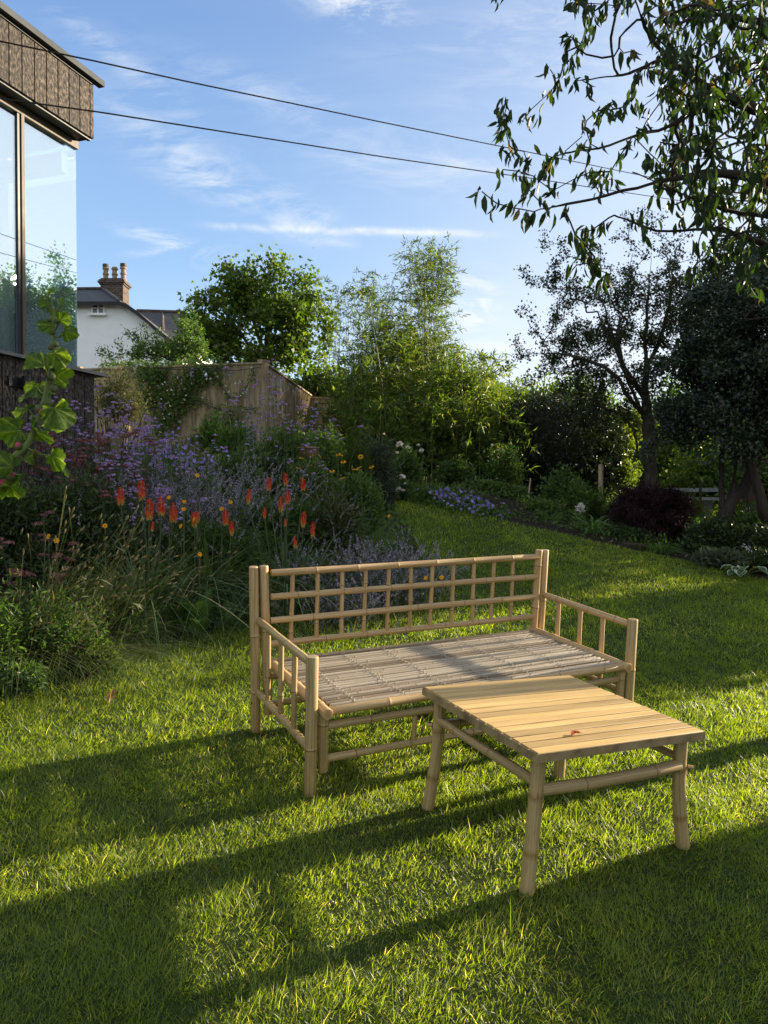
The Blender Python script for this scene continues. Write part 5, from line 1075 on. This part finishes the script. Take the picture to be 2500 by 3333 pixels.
# climber on the fence
def climber():
    A0,B0=FA,FB; nrm=np.array([0,-1.,0]); root=thing('climbing_jasmine','leafy climber with white flowers trained along the weathered fence','climbing plant',loc=(at(560,1300,13.1)[0],at(560,1300,13.1)[1],G(*at(560,1300,13.1)[:2])))
    O=np.array(root.location); lf=MB(); st=MB(); fl=MB()
    paths=[[(520,1420),(540,1340),(560,1260),(600,1215),(680,1200),(740,1196)],[(520,1420),(500,1300),(480,1230),(430,1205)],[(560,1420),(600,1340),(640,1300),(700,1330),(760,1340),(840,1325)],[(700,1225),(730,1270),(750,1300),(790,1280),(820,1230),(830,1200)],[(540,1400),(620,1260),(690,1215)],[(530,1390),(570,1300),(520,1250),(470,1210)]]
    def fp(px,py):
        t=np.interp(px,[250,856],[13.8,13.0])-.07; return at(px,py,t)-O
    for i,pth in enumerate(paths):
        P=np.array([fp(*q) for q in pth]); u=np.linspace(0,len(P)-1,40); P=np.stack([np.interp(u,range(len(P)),P[:,j]) for j in range(3)],-1)+rng.normal(size=(40,3))*.015; tube(st,P,.007,5,cap=False)
        dens=(20,12,6,3,16,12)[i]; Q=np.repeat(P,dens,axis=0)+rng.normal(size=(40*dens,3))*np.array([.13,.03,.11])*(1 if dens>10 else .4); Q[:,1]-=np.abs(rng.normal(size=len(Q)))*.05
        scatter(lf,LEAF_LO,Q,nrmz(rng.normal(size=(len(Q),3))*.7+np.array([0,-.4,-.3])),.065*rng.uniform(.5,1.2,len(Q)),.035,np.clip(rng.normal(.6,.25,len(Q)),0,1))
        F_=P[rng.integers(0,40,14)]+rng.normal(size=(14,3))*.1; F_[:,1]-=.09; scatter(fl,PETAL,np.repeat(F_,4,0)+rng.normal(size=(56,3))*.008,rdir(56),.022,.018,.8)
    for px,py,s,n in ((510,1220,.15,420),(590,1290,.16,420),(480,1300,.15,300),(650,1215,.12,260)):
        c=fp(px,py); Q=c+rng.normal(size=(n,3))*np.array([s,.05,s*.8])*.8; Q[:,1]-=.06; scatter(lf,LEAF_LO,Q,nrmz(rng.normal(size=(n,3))*.7+np.array([0,-.4,-.3])),.065*rng.uniform(.5,1.2,n),.036,np.clip(rng.normal(.55,.25,n),0,1))
    n=500; c=[fp(px,1192) for px in rng.uniform(330,640,n)]; Q=np.array(c)+rng.normal(size=(n,3))*.03+np.array([0,.05,.03]); scatter(lf,LEAF_LO,Q,rdir(n,.6),.06,.034,rng.uniform(.6,1,n))
    st.build('stems',M['bark_dark'],root); lf.build('leaves',M['leaf_mid'],root); fl.build('blossom',M['bloom_white'],root)
climber()
# string light on the fence
p=at(672,1196,13.0); root=thing('string_light','small clear bulb hanging from a dark lead on the fence top','lamp',loc=tuple(p)); mb=MB(); tube(mb,[(-.9,0,.0),(-.5,-.02,-.04),(0,-.03,-.02),(.5,-.02,-.06),(.93,-.03,.0)],.006,5,cap=False); mb.build('lead',M['black'],root)
mb=MB(); tube(mb,[(0,-.03,-.02),(0,-.03,-.09)],.016,10); mb.build('socket',M['black'],root); mb=MB(); tube(mb,[(0,-.03,-.09),(0,-.03,-.115),(0,-.03,-.14),(0,-.03,-.165),(0,-.03,-.172)],[.012,.024,.028,.018,.003],12); mb.build('bulb',M['glass'],root,smooth=True)

# --- hollyhock close to the camera at the left
def hollyhock():
    d=2.35; S=[(-420,2350,2.3),(-330,2000,2.3),(-150,1680,2.32),(-20,1550,2.33),(60,1478,2.34),(105,1430,2.35),(130,1350,2.36),(150,1281,2.37),(168,1180,2.38),(178,1070,2.38),(170,1000,2.38),(150,962,2.38)]
    P=np.array([at(*q) for q in S]); base=P[0].copy(); base[2]=G(base[0],base[1]); root=thing('hollyhock','tall backlit hollyhock with round lobed leaves and pink buds at the left edge','plant',loc=tuple(base)); P=P-base; P[0]=[0,0,-.02]
    u=np.linspace(0,len(P)-1,50); Q=np.stack([np.interp(u,range(len(P)),P[:,j]) for j in range(3)],-1); 
    for _ in range(3): Q[1:-1]=(Q[:-2]+Q[1:-1]*2+Q[2:])/4
    mb=MB(); tube(mb,Q,np.linspace(.015,.0045,50)*np.where(np.arange(50)>20,.85,1),10,tint=.5); mb.build('stem',M['stem_bright'],root,smooth=True)
    leaves=[(188,1507,125,-60,.0),(188,1356,105,-70,.3),(35,1405,120,190,.1),(130,1412,105,-10,.2),(118,1273,110,-80,.1),(70,1345,120,215,-.5),(207,1226,78,-25,.2),(226,1083,58,-15,.3),(124,1178,85,160,.2),(192,1166,72,-50,.4),(154,1058,62,190,.3),(207,1038,48,20,.2),(172,1010,45,80,.3),(146,985,40,150,.4),(200,985,42,10,.3),(25,1600,115,-100,.0),(20,1505,90,150,.3),(95,1480,60,60,.2),(160,955,34,100,.3),(140,962,30,170,.3),(-60,1640,120,200,0),(-90,1500,120,160,0),(-160,1800,140,180,.1),(-230,1700,140,20,.2),(60,1560,60,230,.3)]
    for i,(px,py,sz,ang,tilt) in enumerate(leaves):
        c=at(px,py,d+rng.uniform(-.06,.06))-base; R_=sz/2/F*d*(1.0 if sz<115 else .82); a=math.radians(ang); lx=np.array([math.cos(a),0,math.sin(a)]); 
        nn=nrmz(np.array([rng.normal()*.8,-1,tilt+rng.normal()*.8])); lx=nrmz(lx-nn*(lx@nn)); ly=np.cross(nn,lx); mb=MB(); V=[c-lx*R_*.55]; T=[.95]; K=60; ring=9
        for r_ in range(1,ring+1):
            for k in range(K):
                th=-math.pi+2*math.pi*(k+.5)/K; lob=1+.07*math.cos(5*th+.2*i)+.035*math.sin(17*th+i)+.03*math.sin(7*th+i*3)+.03*rng.normal() -.55*max(0,abs(th)/math.pi-.86)/.14
                rr=R_*lob*r_/ring; x=math.cos(th)*rr; y=math.sin(th)*rr; f=r_/ring
                vein=min(abs(((th*5/(2*math.pi))+.5)%1-.5)*2,1); z=R_*(.16*f*math.sin(3*th+i)+.30*f*f*math.sin(2*th+i*2)-.16*f*vein+.09*f*f*math.sin(11*th+i)+rng.normal()*.035*f)
                V.append(c-lx*R_*.0+lx*x*.98+ly*y+nn*z-lx*R_*.55*(1-f)); T.append(np.clip(.22+.75*max(0,1-vein*3.2)+.1*math.sin(i*2.3)+rng.normal()*.16,0,1))
        tr=[[0,1+k,1+(k+1)%K] for k in range(K)]; qd=[[1+(r_-1)*K+k,1+r_*K+k,1+r_*K+(k+1)%K,1+(r_-1)*K+(k+1)%K] for r_ in range(1,ring) for k in range(K)]
        mb.add(V,tris=tr,quads=qd,tint=np.array(T)); o=mb.build('leaf',M['leaf_hollyhock'],root,smooth=True)
        j=int(np.argmin(np.linalg.norm(Q-(c-lx*R_*.55)+np.array([0,0,.03]),axis=1))); mb=MB(); a0=Q[j]; a1=c-lx*R_*.55; tube(mb,[a0,(a0+a1)/2+[0,0,-.008],a1],.0028,6,tint=.6,cap=False); mb.build('leaf_stalk',M['stem_bright'],root,smooth=True)
    buds=[(60,1452,26,1),(118,1478,30,1),(45,1505,30,1),(38,1550,34,1),(12,1575,32,1),(5,1520,26,1),(155,1310,34,0),(128,1330,30,0),(168,1225,26,0),(172,1195,24,0),(140,1345,30,1),(180,1120,20,0),(165,1130,20,0),(172,1080,18,0),(160,1040,18,0),(182,1045,17,0),(120,1395,26,0),(175,1265,26,0)]
    for px,py,sz,pk in buds:
        c=at(px,py,d-.01+rng.uniform(-.02,.02))-base; r=sz/2/F*d; ax=nrmz(np.array([rng.normal()*.5,-.4,.7])); mb=MB(); z=np.array([-1,-.8,-.35,.1,.5,.85,1.1]); rr=np.array([.15,.7,1,.98,.75,.38,.08]); tube(mb,[c+ax*r*q for q in z],r*rr,12,tint=np.where(z>.45,.8 if pk else .35,.3)); mb.build('bud',M['bud_pink'],root,smooth=True)
        mb=MB(); scatter(mb,LEAF_MID,np.repeat((c-ax*r)[None],5,0),ax+rdir(5)*.7,r*1.7,r*.9,.45); mb.build('sepals',M['leaf_hollyhock'],root)
hollyhock()
# ------------------------------------------------------------------ right hand border and loose ground cover
def ground_cover(name,label,mask_fn,n,size,mat,h,box_,ratio=.5):
    x=rng.uniform(box_[0],box_[1],n); y=rng.uniform(box_[2],box_[3],n); k=mask_fn(x,y)&(rng.uniform(size=n)<.25+.9*vnoise(x,y,1.6,4)); x,y=x[k],y[k]; n=len(x)
    hh=h*vnoise(x,y,2.2,9)*rng.uniform(0,1,n)**.6*1.6; P=np.stack([x,y,ground_z(x,y)+hh],-1); L=size*rng.uniform(.5,1.3,n); mb=MB(); scatter(mb,LEAF_LO,P,nrmz(rng.normal(size=(n,3))*.8+np.array([0,0,.35])),L,L*ratio,np.clip(rng.normal(.4,.25,n),0,1)); tag(mb.build(name,M[mat],None),label,'ground cover',kind='stuff')
ground_cover('ground_cover','tangle of low leaves covering the soil of the flower bed',lambda x,y:(x<left_edge(y)-.12)&(y>3.2)&(x>-.62*y-1.2),90000,.055,'leaf_mid',.22,(-10,1,3.2,15))
ground_cover('ground_cover','low leaves and litter under the right hand border plants',lambda x,y:(x>right_edge(y)+.25)&(x<.62*y+1.2),38000,.055,'leaf_mid',.14,(0,9,6,17))
ground_cover('leaf_litter','brown fallen leaves scattered on the border soil',lambda x,y:(x>right_edge(y)+.03)&(x<.62*y+1.2)&(x<right_edge(y)+2),9000,.05,'leaf_straw',.02,(0,9,6,17))
def rose(label,px,py_top,d,halfw,n,blooms,mat='leaf_mid',grp='white rose bushes'):
    r=bush('rose_bush',label,px,py_top,d,halfw,n,mat,.055,.55,cat='rose bush',group=grp,core=0,power=.6,noise=.5,tmu=.35); base=np.array(r.location)
    for bx,by,s in blooms:
        c=at(bx,by,d-.15)-base; R_=s/2/F*d; mb=MB(); 
        for q in range(5):
            a=rng.uniform(0,6,7); k=7; rr=R_*(1-.16*q); ax=np.stack([np.cos(a),np.sin(a)*.5-.2,np.full(k,.25+.35*q)],-1); scatter(mb,LEAF_MID,np.repeat((c-[0,0,R_*.3])[None],k,0)+rng.normal(size=(k,3))*R_*.15,ax,rr*1.05,rr*1.1,rng.uniform(.3,1,k))
        mb.build('bloom',M['bloom_white'],r)
rose('white rose bush with a full bloom cluster below the bamboo',1325,1455,11.2,52,2600,[(1300,1443,24),(1328,1455,18),(1372,1465,20),(1292,1472,14),(1362,1448,14),(1250,1412,10)])
rose('low white rose bush at the far lawn edge',1305,1560,10.4,34,1500,[(1308,1550,24),(1296,1588,20),(1310,1594,16),(1320,1572,12),(1292,1600,12)])
rose('sparse rose bush with pale buds in front of the dark hedge',1640,1440,12.2,62,2600,[(1602,1448,10),(1621,1464,9),(1637,1463,9),(1617,1556,8),(1573,1574,8),(1641,1563,9)])
rose('leafy rose bush left of the slim stake',1630,1580,11.6,75,3800,[(1660,1600,7)])
rose('open rose bush with arching shoots right of the slim stake',1830,1520,10.8,72,3800,[(1876,1512,8)],mat='leaf_mid')
rose('dark rose bush low against the bamboo foot',1480,1490,12.2,60,2600,[])
# violet cranesbill drift along the border edge
for i,(px,py,d,n,lab) in enumerate(((1430,1590,10.6,70,'violet cranesbill at the left of the border drift'),(1480,1600,10.3,80,'violet cranesbill in the middle of the border drift'),(1540,1625,10.0,70,'paler pink violet cranesbill at the right of the drift'),(1590,1660,9.8,30,'last few cranesbill flowers at the soil edge'))):
    g=gnd(px,d); stems_plant('cranesbill',lab,'plant',g,n,.17,top_z(px,py,d,g),'leaf_mid',group='border cranesbill',lean=.35,leafn=24,lsize=.05,ratio=.8,heads=lambda r_,C:petals5(r_,C,size=.026,frac=.75),hvar=.6)
for px,d,lab in ((1370,10.4,'seed head plant between the white roses and the cranesbill'),(1400,10.9,'soft leafy plant behind the cranesbill')):
    g=gnd(px,d); stems_plant('leafy_perennial',lab,'plant',g,30,.12,top_z(px,1560,d,g),'leaf_mid',lean=.15,leafn=20,lsize=.07,ratio=.25)
def stick(name,label,cat,px0,py0,px1,py1,d,r,mat,sides=8):
    a=at(px0,py0,d); a[2]=G(a[0],a[1])-.05; b=at(px1,py1,d); root=thing(name,label,cat,loc=tuple(a)); mb=MB(); tube(mb,[(0,0,0),(b-a)*.5+[.004,0,0],b-a],r,sides); mb.build('shaft',M[mat],root); return root
stick('garden_stake','slim pale bamboo stake leaning among the roses','stake',1712,1700,1727,1557,10.6,.011,'stake')
stick('garden_stake','pale square post catching the sun left of the purple maple','post',1952,1680,1956,1512,10.9,.035,'stake',4)
for px,py,d,lab in ((1860,1560,10.6,'shrub foliage around the sunlit post'),(1930,1590,10.9,'bright leaved twiggy shrub left of the post'),(1770,1640,10.4,'low dark glossy leaves right of the stake')):
    bush('leafy_perennial',lab,px,py,d,50,2200,'leaf_mid',.06,.45,core=0,power=.6,tmu=.6)
tuft('agapanthus','strap leaved clump arching onto the lawn below the white agapanthus head',gnd(1932,9.6),110,.48,.022,'leaf_thistle',group='strap leaved clumps',bend=(.5,1.1),spread=.09,lean=.8)
tuft('agapanthus','low strap leaved clump at the lawn edge right of the maple',gnd(2150,8.9),90,.36,.016,'leaf_thistle',group='strap leaved clumps',bend=(.5,1.0),spread=.08,lean=.9)
tuft('agapanthus','small strap leaved clump right of the cranesbill drift',gnd(1790,9.9),60,.36,.016,'leaf_mid',group='strap leaved clumps',bend=(.5,1.0),spread=.08,lean=.8)
def lily(label,px,py,d,size,n,mat='bloom_white',droop=0):
    g=gnd(px,d); tip=at(px,py,d)-g; root=thing('agapanthus_flower' if not droop else 'summer_hyacinth',label,'flower',loc=tuple(g)); st=MB(); tube(st,[(0,0,0),tip*.5+[.01,0,0],tip],.004,5,cap=False,tint=.6); st.build('stem',M['stem'],root)
    mb=MB(); dd=rdir(n,.1 if not droop else -.8); P=tip+dd*(size*rng.uniform(.15,1,n))[:,None]; scatter(mb,LEAF_LO,np.repeat(P,3,0),np.repeat(dd,3,0)+rng.normal(size=(n*3,3))*.5,size*.5,size*.18,.8); mb.build('blossom',M[mat],root)
lily('white agapanthus head beside the sunlit post',1889,1652,10.0,.06,60)
lily('small white drooping flower spike above the pale edged hosta',2432,1775,8.6,.06,12,droop=1)
lily('violet blue flower heads in the shade right of the stake',1775,1690,10.2,.05,26,'bloom_geranium')
# hosta with white edged leaves
g=gnd(2425,7.9); root=thing('hosta','hosta with white edged arching leaves at the front of the right border','plant',loc=tuple(g))
M['hosta']=foliage('hosta',[(0,(.05,.10,.05)),(.75,(.07,.13,.06)),(.82,(.5,.52,.38)),(1,(.55,.55,.42))],.3,.5,.3)
for i in range(15):
    a=rng.uniform(0,2*np.pi); e=rng.uniform(.5,1.6); d_=nrmz([math.cos(a),math.sin(a),e]); st=MB(); p=d_*rng.uniform(.12,.2); tube(st,[(0,0,0),p*.6+[0,0,.02],p],.0035,5,cap=False,tint=.9); st.build('leaf_stalk',M['stem_bright'],root)
    mb=MB(); dd=nrmz(np.array([d_[0],d_[1],d_[2]*.15])); side=nrmz(np.cross(dd,[0,0,1])); L_=rng.uniform(.09,.14); V=[];T=[]
    for q in range(11):
        u=q/10; w=.055*math.sin(math.pi*min(1,.03+u*.95))**.75
        for s in (-1,-.78,0,.78,1): V.append(p+dd*L_*u+side*w*s+np.array([0,0,-.05*u*u+abs(s)*w*.35])); T.append(1 if abs(s)==1 else (.78 if abs(s)>.5 else .4))
    mb.add(V,quads=[[q*5+j,q*5+j+1,(q+1)*5+j+1,(q+1)*5+j] for q in range(10) for j in range(4)],tint=np.array(T)); mb.build('leaf',M['hosta'],root,smooth=True)
# purple cut-leaf maple
g=gnd(2110,9.9); A=lambda px,py,d=9.9: at(px,py,d)
limbs=[[g,g+[.02,0,.28],A(2120,1680),A(2110,1620),A(2090,1590)],[A(2120,1680),A(2180,1620),A(2200,1600)],[A(2110,1640),A(2060,1630),A(2020,1680)]]
leafy_tree('purple_maple','low weeping cut leaved maple with dark purple foliage at the foot of the hawthorn','tree',g,limbs,[(A(2110,1622),(.40,.4,.20)),(A(2030,1680),(.26,.36,.28)),(A(2190,1650),(.20,.36,.24)),(A(2110,1700),(.50,.42,.22)),(A(2000,1730),(.16,.3,.14))],260,'leaf_acer',26000,.062,tip_r=.003,base_r=.035,power=.45,step=.07,spread=.04,ratio=.16,droop=1.0,barkmat='bark_dark',jit=.02)
for px,py,d,w,n,mt,lab in ((2240,1700,9.9,70,5000,'leaf_mid','mixed shrub foliage right of the purple maple'),(2330,1690,9.1,90,7000,'leaf_dark','dark low shrub under the leaning stems'),(2440,1660,9.4,90,7000,'leaf_mid','shrub with a few lit leaves under the dark evergreen'),(2560,1700,8.8,110,7000,'leaf_dark','shadowed shrub at the right edge of the photo'),(2250,1610,11.5,60,3500,'leaf_bright','bright spindly shrub by the shed door frame'),(2420,1600,13.5,110,6000,'leaf_bright','yellow green hedge leaves beyond the wire fence'),(2060,1740,9.6,60,2600,'leaf_dark','low dark plants beneath the purple maple'),(2350,1790,8.3,70,3000,'leaf_grey','blue green low plant at the front of the border'),(2480,1800,8.2,70,3000,'leaf_dark','shaded low plant behind the hosta'),(1990,1640,12.2,60,3500,'leaf_mid','twiggy shrub between the post and the trunk')):
    bush('border_shrub',lab,px,py,d,w,n,mt,.06,.5,cat='shrub',core=0 if mt=='leaf_bright' else .5,power=.45,tmu=.4)
# wire fence behind the border
def wire():
    a=at(2280,1560,11.8); b=at(2600,1560,11.2); root=thing('wire_fence','chain link wire fence behind the leaning stems at right','fence',loc=(a[0],a[1],G(a[0],a[1]))); O=np.array(root.location); L=np.linalg.norm(b-a); d=(b-a)/L; h=1.15; mb=MB(); s=.085; k=int(L/s)
    z0=-.1
    for i in range(-int(h/s),k):
        for sg in (1,-1):
            x0=i*s if sg==1 else i*s+h; p=np.array([[x0,0],[x0+sg*h,h]]); 
            P=[(a-O)*[1,1,0]+d*[1,1,0]*q[0]+np.array([0,0,z0+q[1]]) for q in p]
            if min(p[:,0])>-.05 and max(p[:,0])<L+.05: tube(mb,P,.0022,3,cap=False)
    mb.build('mesh_wire',M['black'],root)
    for q in (0,.5,1): m2=MB(); p=(a-O)*[1,1,0]+d*[1,1,0]*L*q; tube(m2,[p+[0,0,-.3],p+[0,0,h]],.022,8); m2.build('post',M['bark'],root)
wire()
# ------------------------------------------------------------------ sky, sun, camera
SA, SE = R(28.5), R(13.2)
SUN = M3 @ np.array([math.cos(SA)*math.cos(SE), math.sin(SA)*math.cos(SE), math.sin(SE)])
def make_world():
    w = bpy.data.worlds.new("World"); scene.world = w; w.use_nodes = True; nt = w.node_tree; nt.nodes.clear(); L = nt.links.new
    el = math.asin(SUN[2]); rot = math.atan2(SUN[0], SUN[1])
    sky = node(nt, 'ShaderNodeTexSky', sky_type='NISHITA', sun_disc=False, sun_elevation=el, sun_rotation=rot)
    sky.air_density = 1.0; sky.dust_density = .35; sky.ozone_density = 1.6; sky.altitude = 30
    tc = node(nt, 'ShaderNodeTexCoord'); sp = node(nt, 'ShaderNodeSeparateXYZ'); L(tc.outputs['Generated'], sp.inputs[0])
    def mth(op, a, b=None, c=None, clamp=False):
        n = node(nt, 'ShaderNodeMath', operation=op, use_clamp=clamp)
        for i, v in enumerate((a, b, c)):
            if v is None: continue
            if isinstance(v, (int, float)): n.inputs[i].default_value = v
            else: L(v, n.inputs[i])
        return n.outputs[0]
    # directions on a plane ahead: u to the right, v up (tangents of the angles)
    ya = mth('MAXIMUM', mth('ABSOLUTE', sp.outputs[1]), .12)
    u = mth('DIVIDE', sp.outputs[0], ya); v = mth('DIVIDE', sp.outputs[2], ya)
    zf = mth('MAXIMUM', sp.outputs[2], 0.0)
    k = 2.2/SKY_STR; gr = ramp(nt, zf, [(0,(.47,.57,.61)),(.10,(.35,.475,.58)),(.28,(.185,.305,.485)),(.52,(.100,.190,.375)),(.78,(.17,.22,.30)),(1,(.24,.27,.31))])  # overhead stops raised to a neutral tone as added fill light
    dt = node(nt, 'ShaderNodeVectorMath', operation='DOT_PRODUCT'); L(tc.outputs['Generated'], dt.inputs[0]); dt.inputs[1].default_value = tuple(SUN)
    bk = node(nt, 'ShaderNodeMix', data_type='RGBA'); L(mth('MULTIPLY', mth('MULTIPLY', sp.outputs[1], -1.4, clamp=True), .75), bk.inputs[0]); L(gr, bk.inputs[6]); bk.inputs[7].default_value = (.50,.52,.53,1); gr = bk.outputs[2]  # sky behind the camera lightened to add frontal fill
    glow = mth('POWER', mth('MAXIMUM', dt.outputs['Value'], 0.0), 3.6)
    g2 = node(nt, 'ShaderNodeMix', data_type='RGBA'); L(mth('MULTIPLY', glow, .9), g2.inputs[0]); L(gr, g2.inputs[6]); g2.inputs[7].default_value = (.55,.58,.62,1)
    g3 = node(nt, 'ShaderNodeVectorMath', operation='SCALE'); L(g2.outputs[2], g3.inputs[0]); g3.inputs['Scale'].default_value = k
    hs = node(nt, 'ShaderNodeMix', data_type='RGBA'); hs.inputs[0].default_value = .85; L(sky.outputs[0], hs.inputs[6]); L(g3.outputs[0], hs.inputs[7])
    cb = node(nt, 'ShaderNodeCombineXYZ'); L(u, cb.inputs[0]); L(v, cb.inputs[1]); L(mth('MULTIPLY', sp.outputs[1], .3), cb.inputs[2])
    def noise(rot, sc, scale, det=7, dis=.6, rough=.6):
        mp = node(nt, 'ShaderNodeMapping'); mp.inputs['Rotation'].default_value = (0,0,R(rot)); mp.inputs['Scale'].default_value = sc
        L(cb.outputs[0], mp.inputs[0]); n = node(nt, 'ShaderNodeTexNoise', i_Scale=scale, i_Detail=det, i_Roughness=rough, i_Distortion=dis); L(mp.outputs[0], n.inputs['Vector']); return n.outputs[0]
    n1 = noise(20, (1,4.0,1), 5.0, 10, 1.3, .66); n2 = noise(-35, (1,3.0,1), 9.0, 9, 1.4, .68); n3 = noise(0, (1,1,1), 1.3, 3, 0)
    def uv(px, py): return (px-1250)/F, (1623-py)/F
    def blob(px, py, rx, ry, ang, amp):
        a, b = uv(px, py); c, s = math.cos(R(ang)), math.sin(R(ang))
        du = mth('SUBTRACT', u, a); dv = mth('SUBTRACT', v, b)
        p = mth('MULTIPLY_ADD', du, c/(rx/F), mth('MULTIPLY', dv, s/(rx/F))); q = mth('MULTIPLY_ADD', du, -s/(ry/F), mth('MULTIPLY', dv, c/(ry/F)))
        r2 = mth('MULTIPLY_ADD', p, p, mth('MULTIPLY', q, q)); return mth('MULTIPLY', mth('EXPONENT', mth('MULTIPLY', r2, -1.0)), amp*1.0)
    soft = [(620,520,330,70,-32,.55),(430,230,260,40,-38,.5),(900,330,380,60,-20,.35),(520,780,120,22,-14,1.0),(520,820,90,12,6,.8),(640,600,160,40,-20,.5),
            (760,850,170,40,0,.6),(1150,20,150,60,-15,1.3),(1000,690,120,40,-30,.6),(1540,1000,75,95,0,1.1),(1250,560,300,60,-15,.35),(1560,560,160,40,-10,.45),(1640,1130,130,14,3,.7),(1900,200,500,160,20,.3),(1700,80,500,60,12,.3),(-900,700,700,300,20,.7),(3300,900,900,300,10,.6)]
    tot = None
    for b in soft: x = blob(*b); tot = x if tot is None else mth('ADD', tot, x)
    st = mth('MULTIPLY', mth('SUBTRACT', mth('MULTIPLY_ADD', n1, .6, mth('MULTIPLY', n2, .5)), .50), 6.5, clamp=True)
    wisps = mth('MULTIPLY', mth('MULTIPLY', tot, st), .75)
    # old aircraft trail
    wob = mth('MULTIPLY', mth('SUBTRACT', noise(0,(1,1,1),9,5,.3), .5), .018)
    def trail(x0, y0, x1, y1, wd, amp, wb=1.0):
        a = uv((x0+x1)/2, (y0+y1)/2); sl = -(y1-y0)/(x1-x0)
        dv = mth('SUBTRACT', mth('ADD', v, mth('MULTIPLY', wob, wb)), mth('MULTIPLY_ADD', mth('SUBTRACT', u, a[0]), sl, a[1]))
        g = mth('EXPONENT', mth('MULTIPLY', mth('POWER', mth('ABSOLUTE', mth('DIVIDE', dv, wd/F)), 2.0), -1.0))
        hu = abs(x1-x0)/2/F; e = mth('DIVIDE', mth('SUBTRACT', u, a[0]), hu)
        m_ = mth('EXPONENT', mth('MULTIPLY', mth('POWER', mth('ABSOLUTE', e), 6.0), -1.0))
        return mth('MULTIPLY', mth('MULTIPLY', g, m_), amp)
    t1 = mth('ADD', trail(700,742,1580,770,12,1.1), trail(880,715,1080,752,20,.7,1.6)); t1 = mth('ADD', t1, trail(900,770,1160,790,16,.45,2.0))
    t1 = mth('MULTIPLY', t1, mth('MULTIPLY', mth('SUBTRACT', noise(-10,(1,1.5,1),14,8,.8,.65), .28), 2.4, clamp=True))
    haze = mth('MULTIPLY', mth('SUBTRACT', n3, .35), .30, clamp=True); low = mth('ADD', blob(1750,1330,620,420,0,.50), blob(2500,900,900,700,0,.30))
    cl = mth('MINIMUM', mth('ADD', mth('ADD', mth('ADD', wisps, low), t1), mth('MULTIPLY', haze, .35)), .9)
    up = mth('GREATER_THAN', sp.outputs[2], 0.0); cl = mth('MULTIPLY', cl, up)
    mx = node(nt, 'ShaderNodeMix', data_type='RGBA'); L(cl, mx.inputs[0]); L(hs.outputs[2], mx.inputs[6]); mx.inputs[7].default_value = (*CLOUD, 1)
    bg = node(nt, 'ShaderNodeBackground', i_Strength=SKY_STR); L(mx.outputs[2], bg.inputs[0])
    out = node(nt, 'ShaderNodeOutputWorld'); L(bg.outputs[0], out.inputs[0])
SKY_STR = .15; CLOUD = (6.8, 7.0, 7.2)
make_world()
sl = bpy.data.lights.new('sun', 'SUN'); sl.energy = 15.0; sl.angle = R(.7); sl.color = (1.0, .86, .64)
so = bpy.data.objects.new('sun', sl); COL.objects.link(so); so.rotation_euler = Vector(SUN).to_track_quat('Z','Y').to_euler(); so.location = (12, 8, 9)
cd = bpy.data.cameras.new('camera'); co = bpy.data.objects.new('camera', cd); COL.objects.link(co); scene.camera = co
cd.sensor_fit = 'VERTICAL'; cd.sensor_height = 36; cd.lens = F/3333*36; cd.clip_start = .05; cd.clip_end = 6000
co.location = CAM; co.rotation_euler = (R(90)-PW, 0, 0)
scene.view_settings.view_transform = 'Standard'; scene.view_settings.look = 'None'; scene.view_settings.exposure = 0
scene.render.engine = 'CYCLES'
try:
    scene.cycles.use_denoising = True; scene.cycles.max_bounces = 8; scene.cycles.transparent_max_bounces = 12; scene.cycles.diffuse_bounces = 3; scene.cycles.transmission_bounces = 4; scene.cycles.glossy_bounces = 3
    scene.cycles.sample_clamp_indirect = 6
except Exception: pass
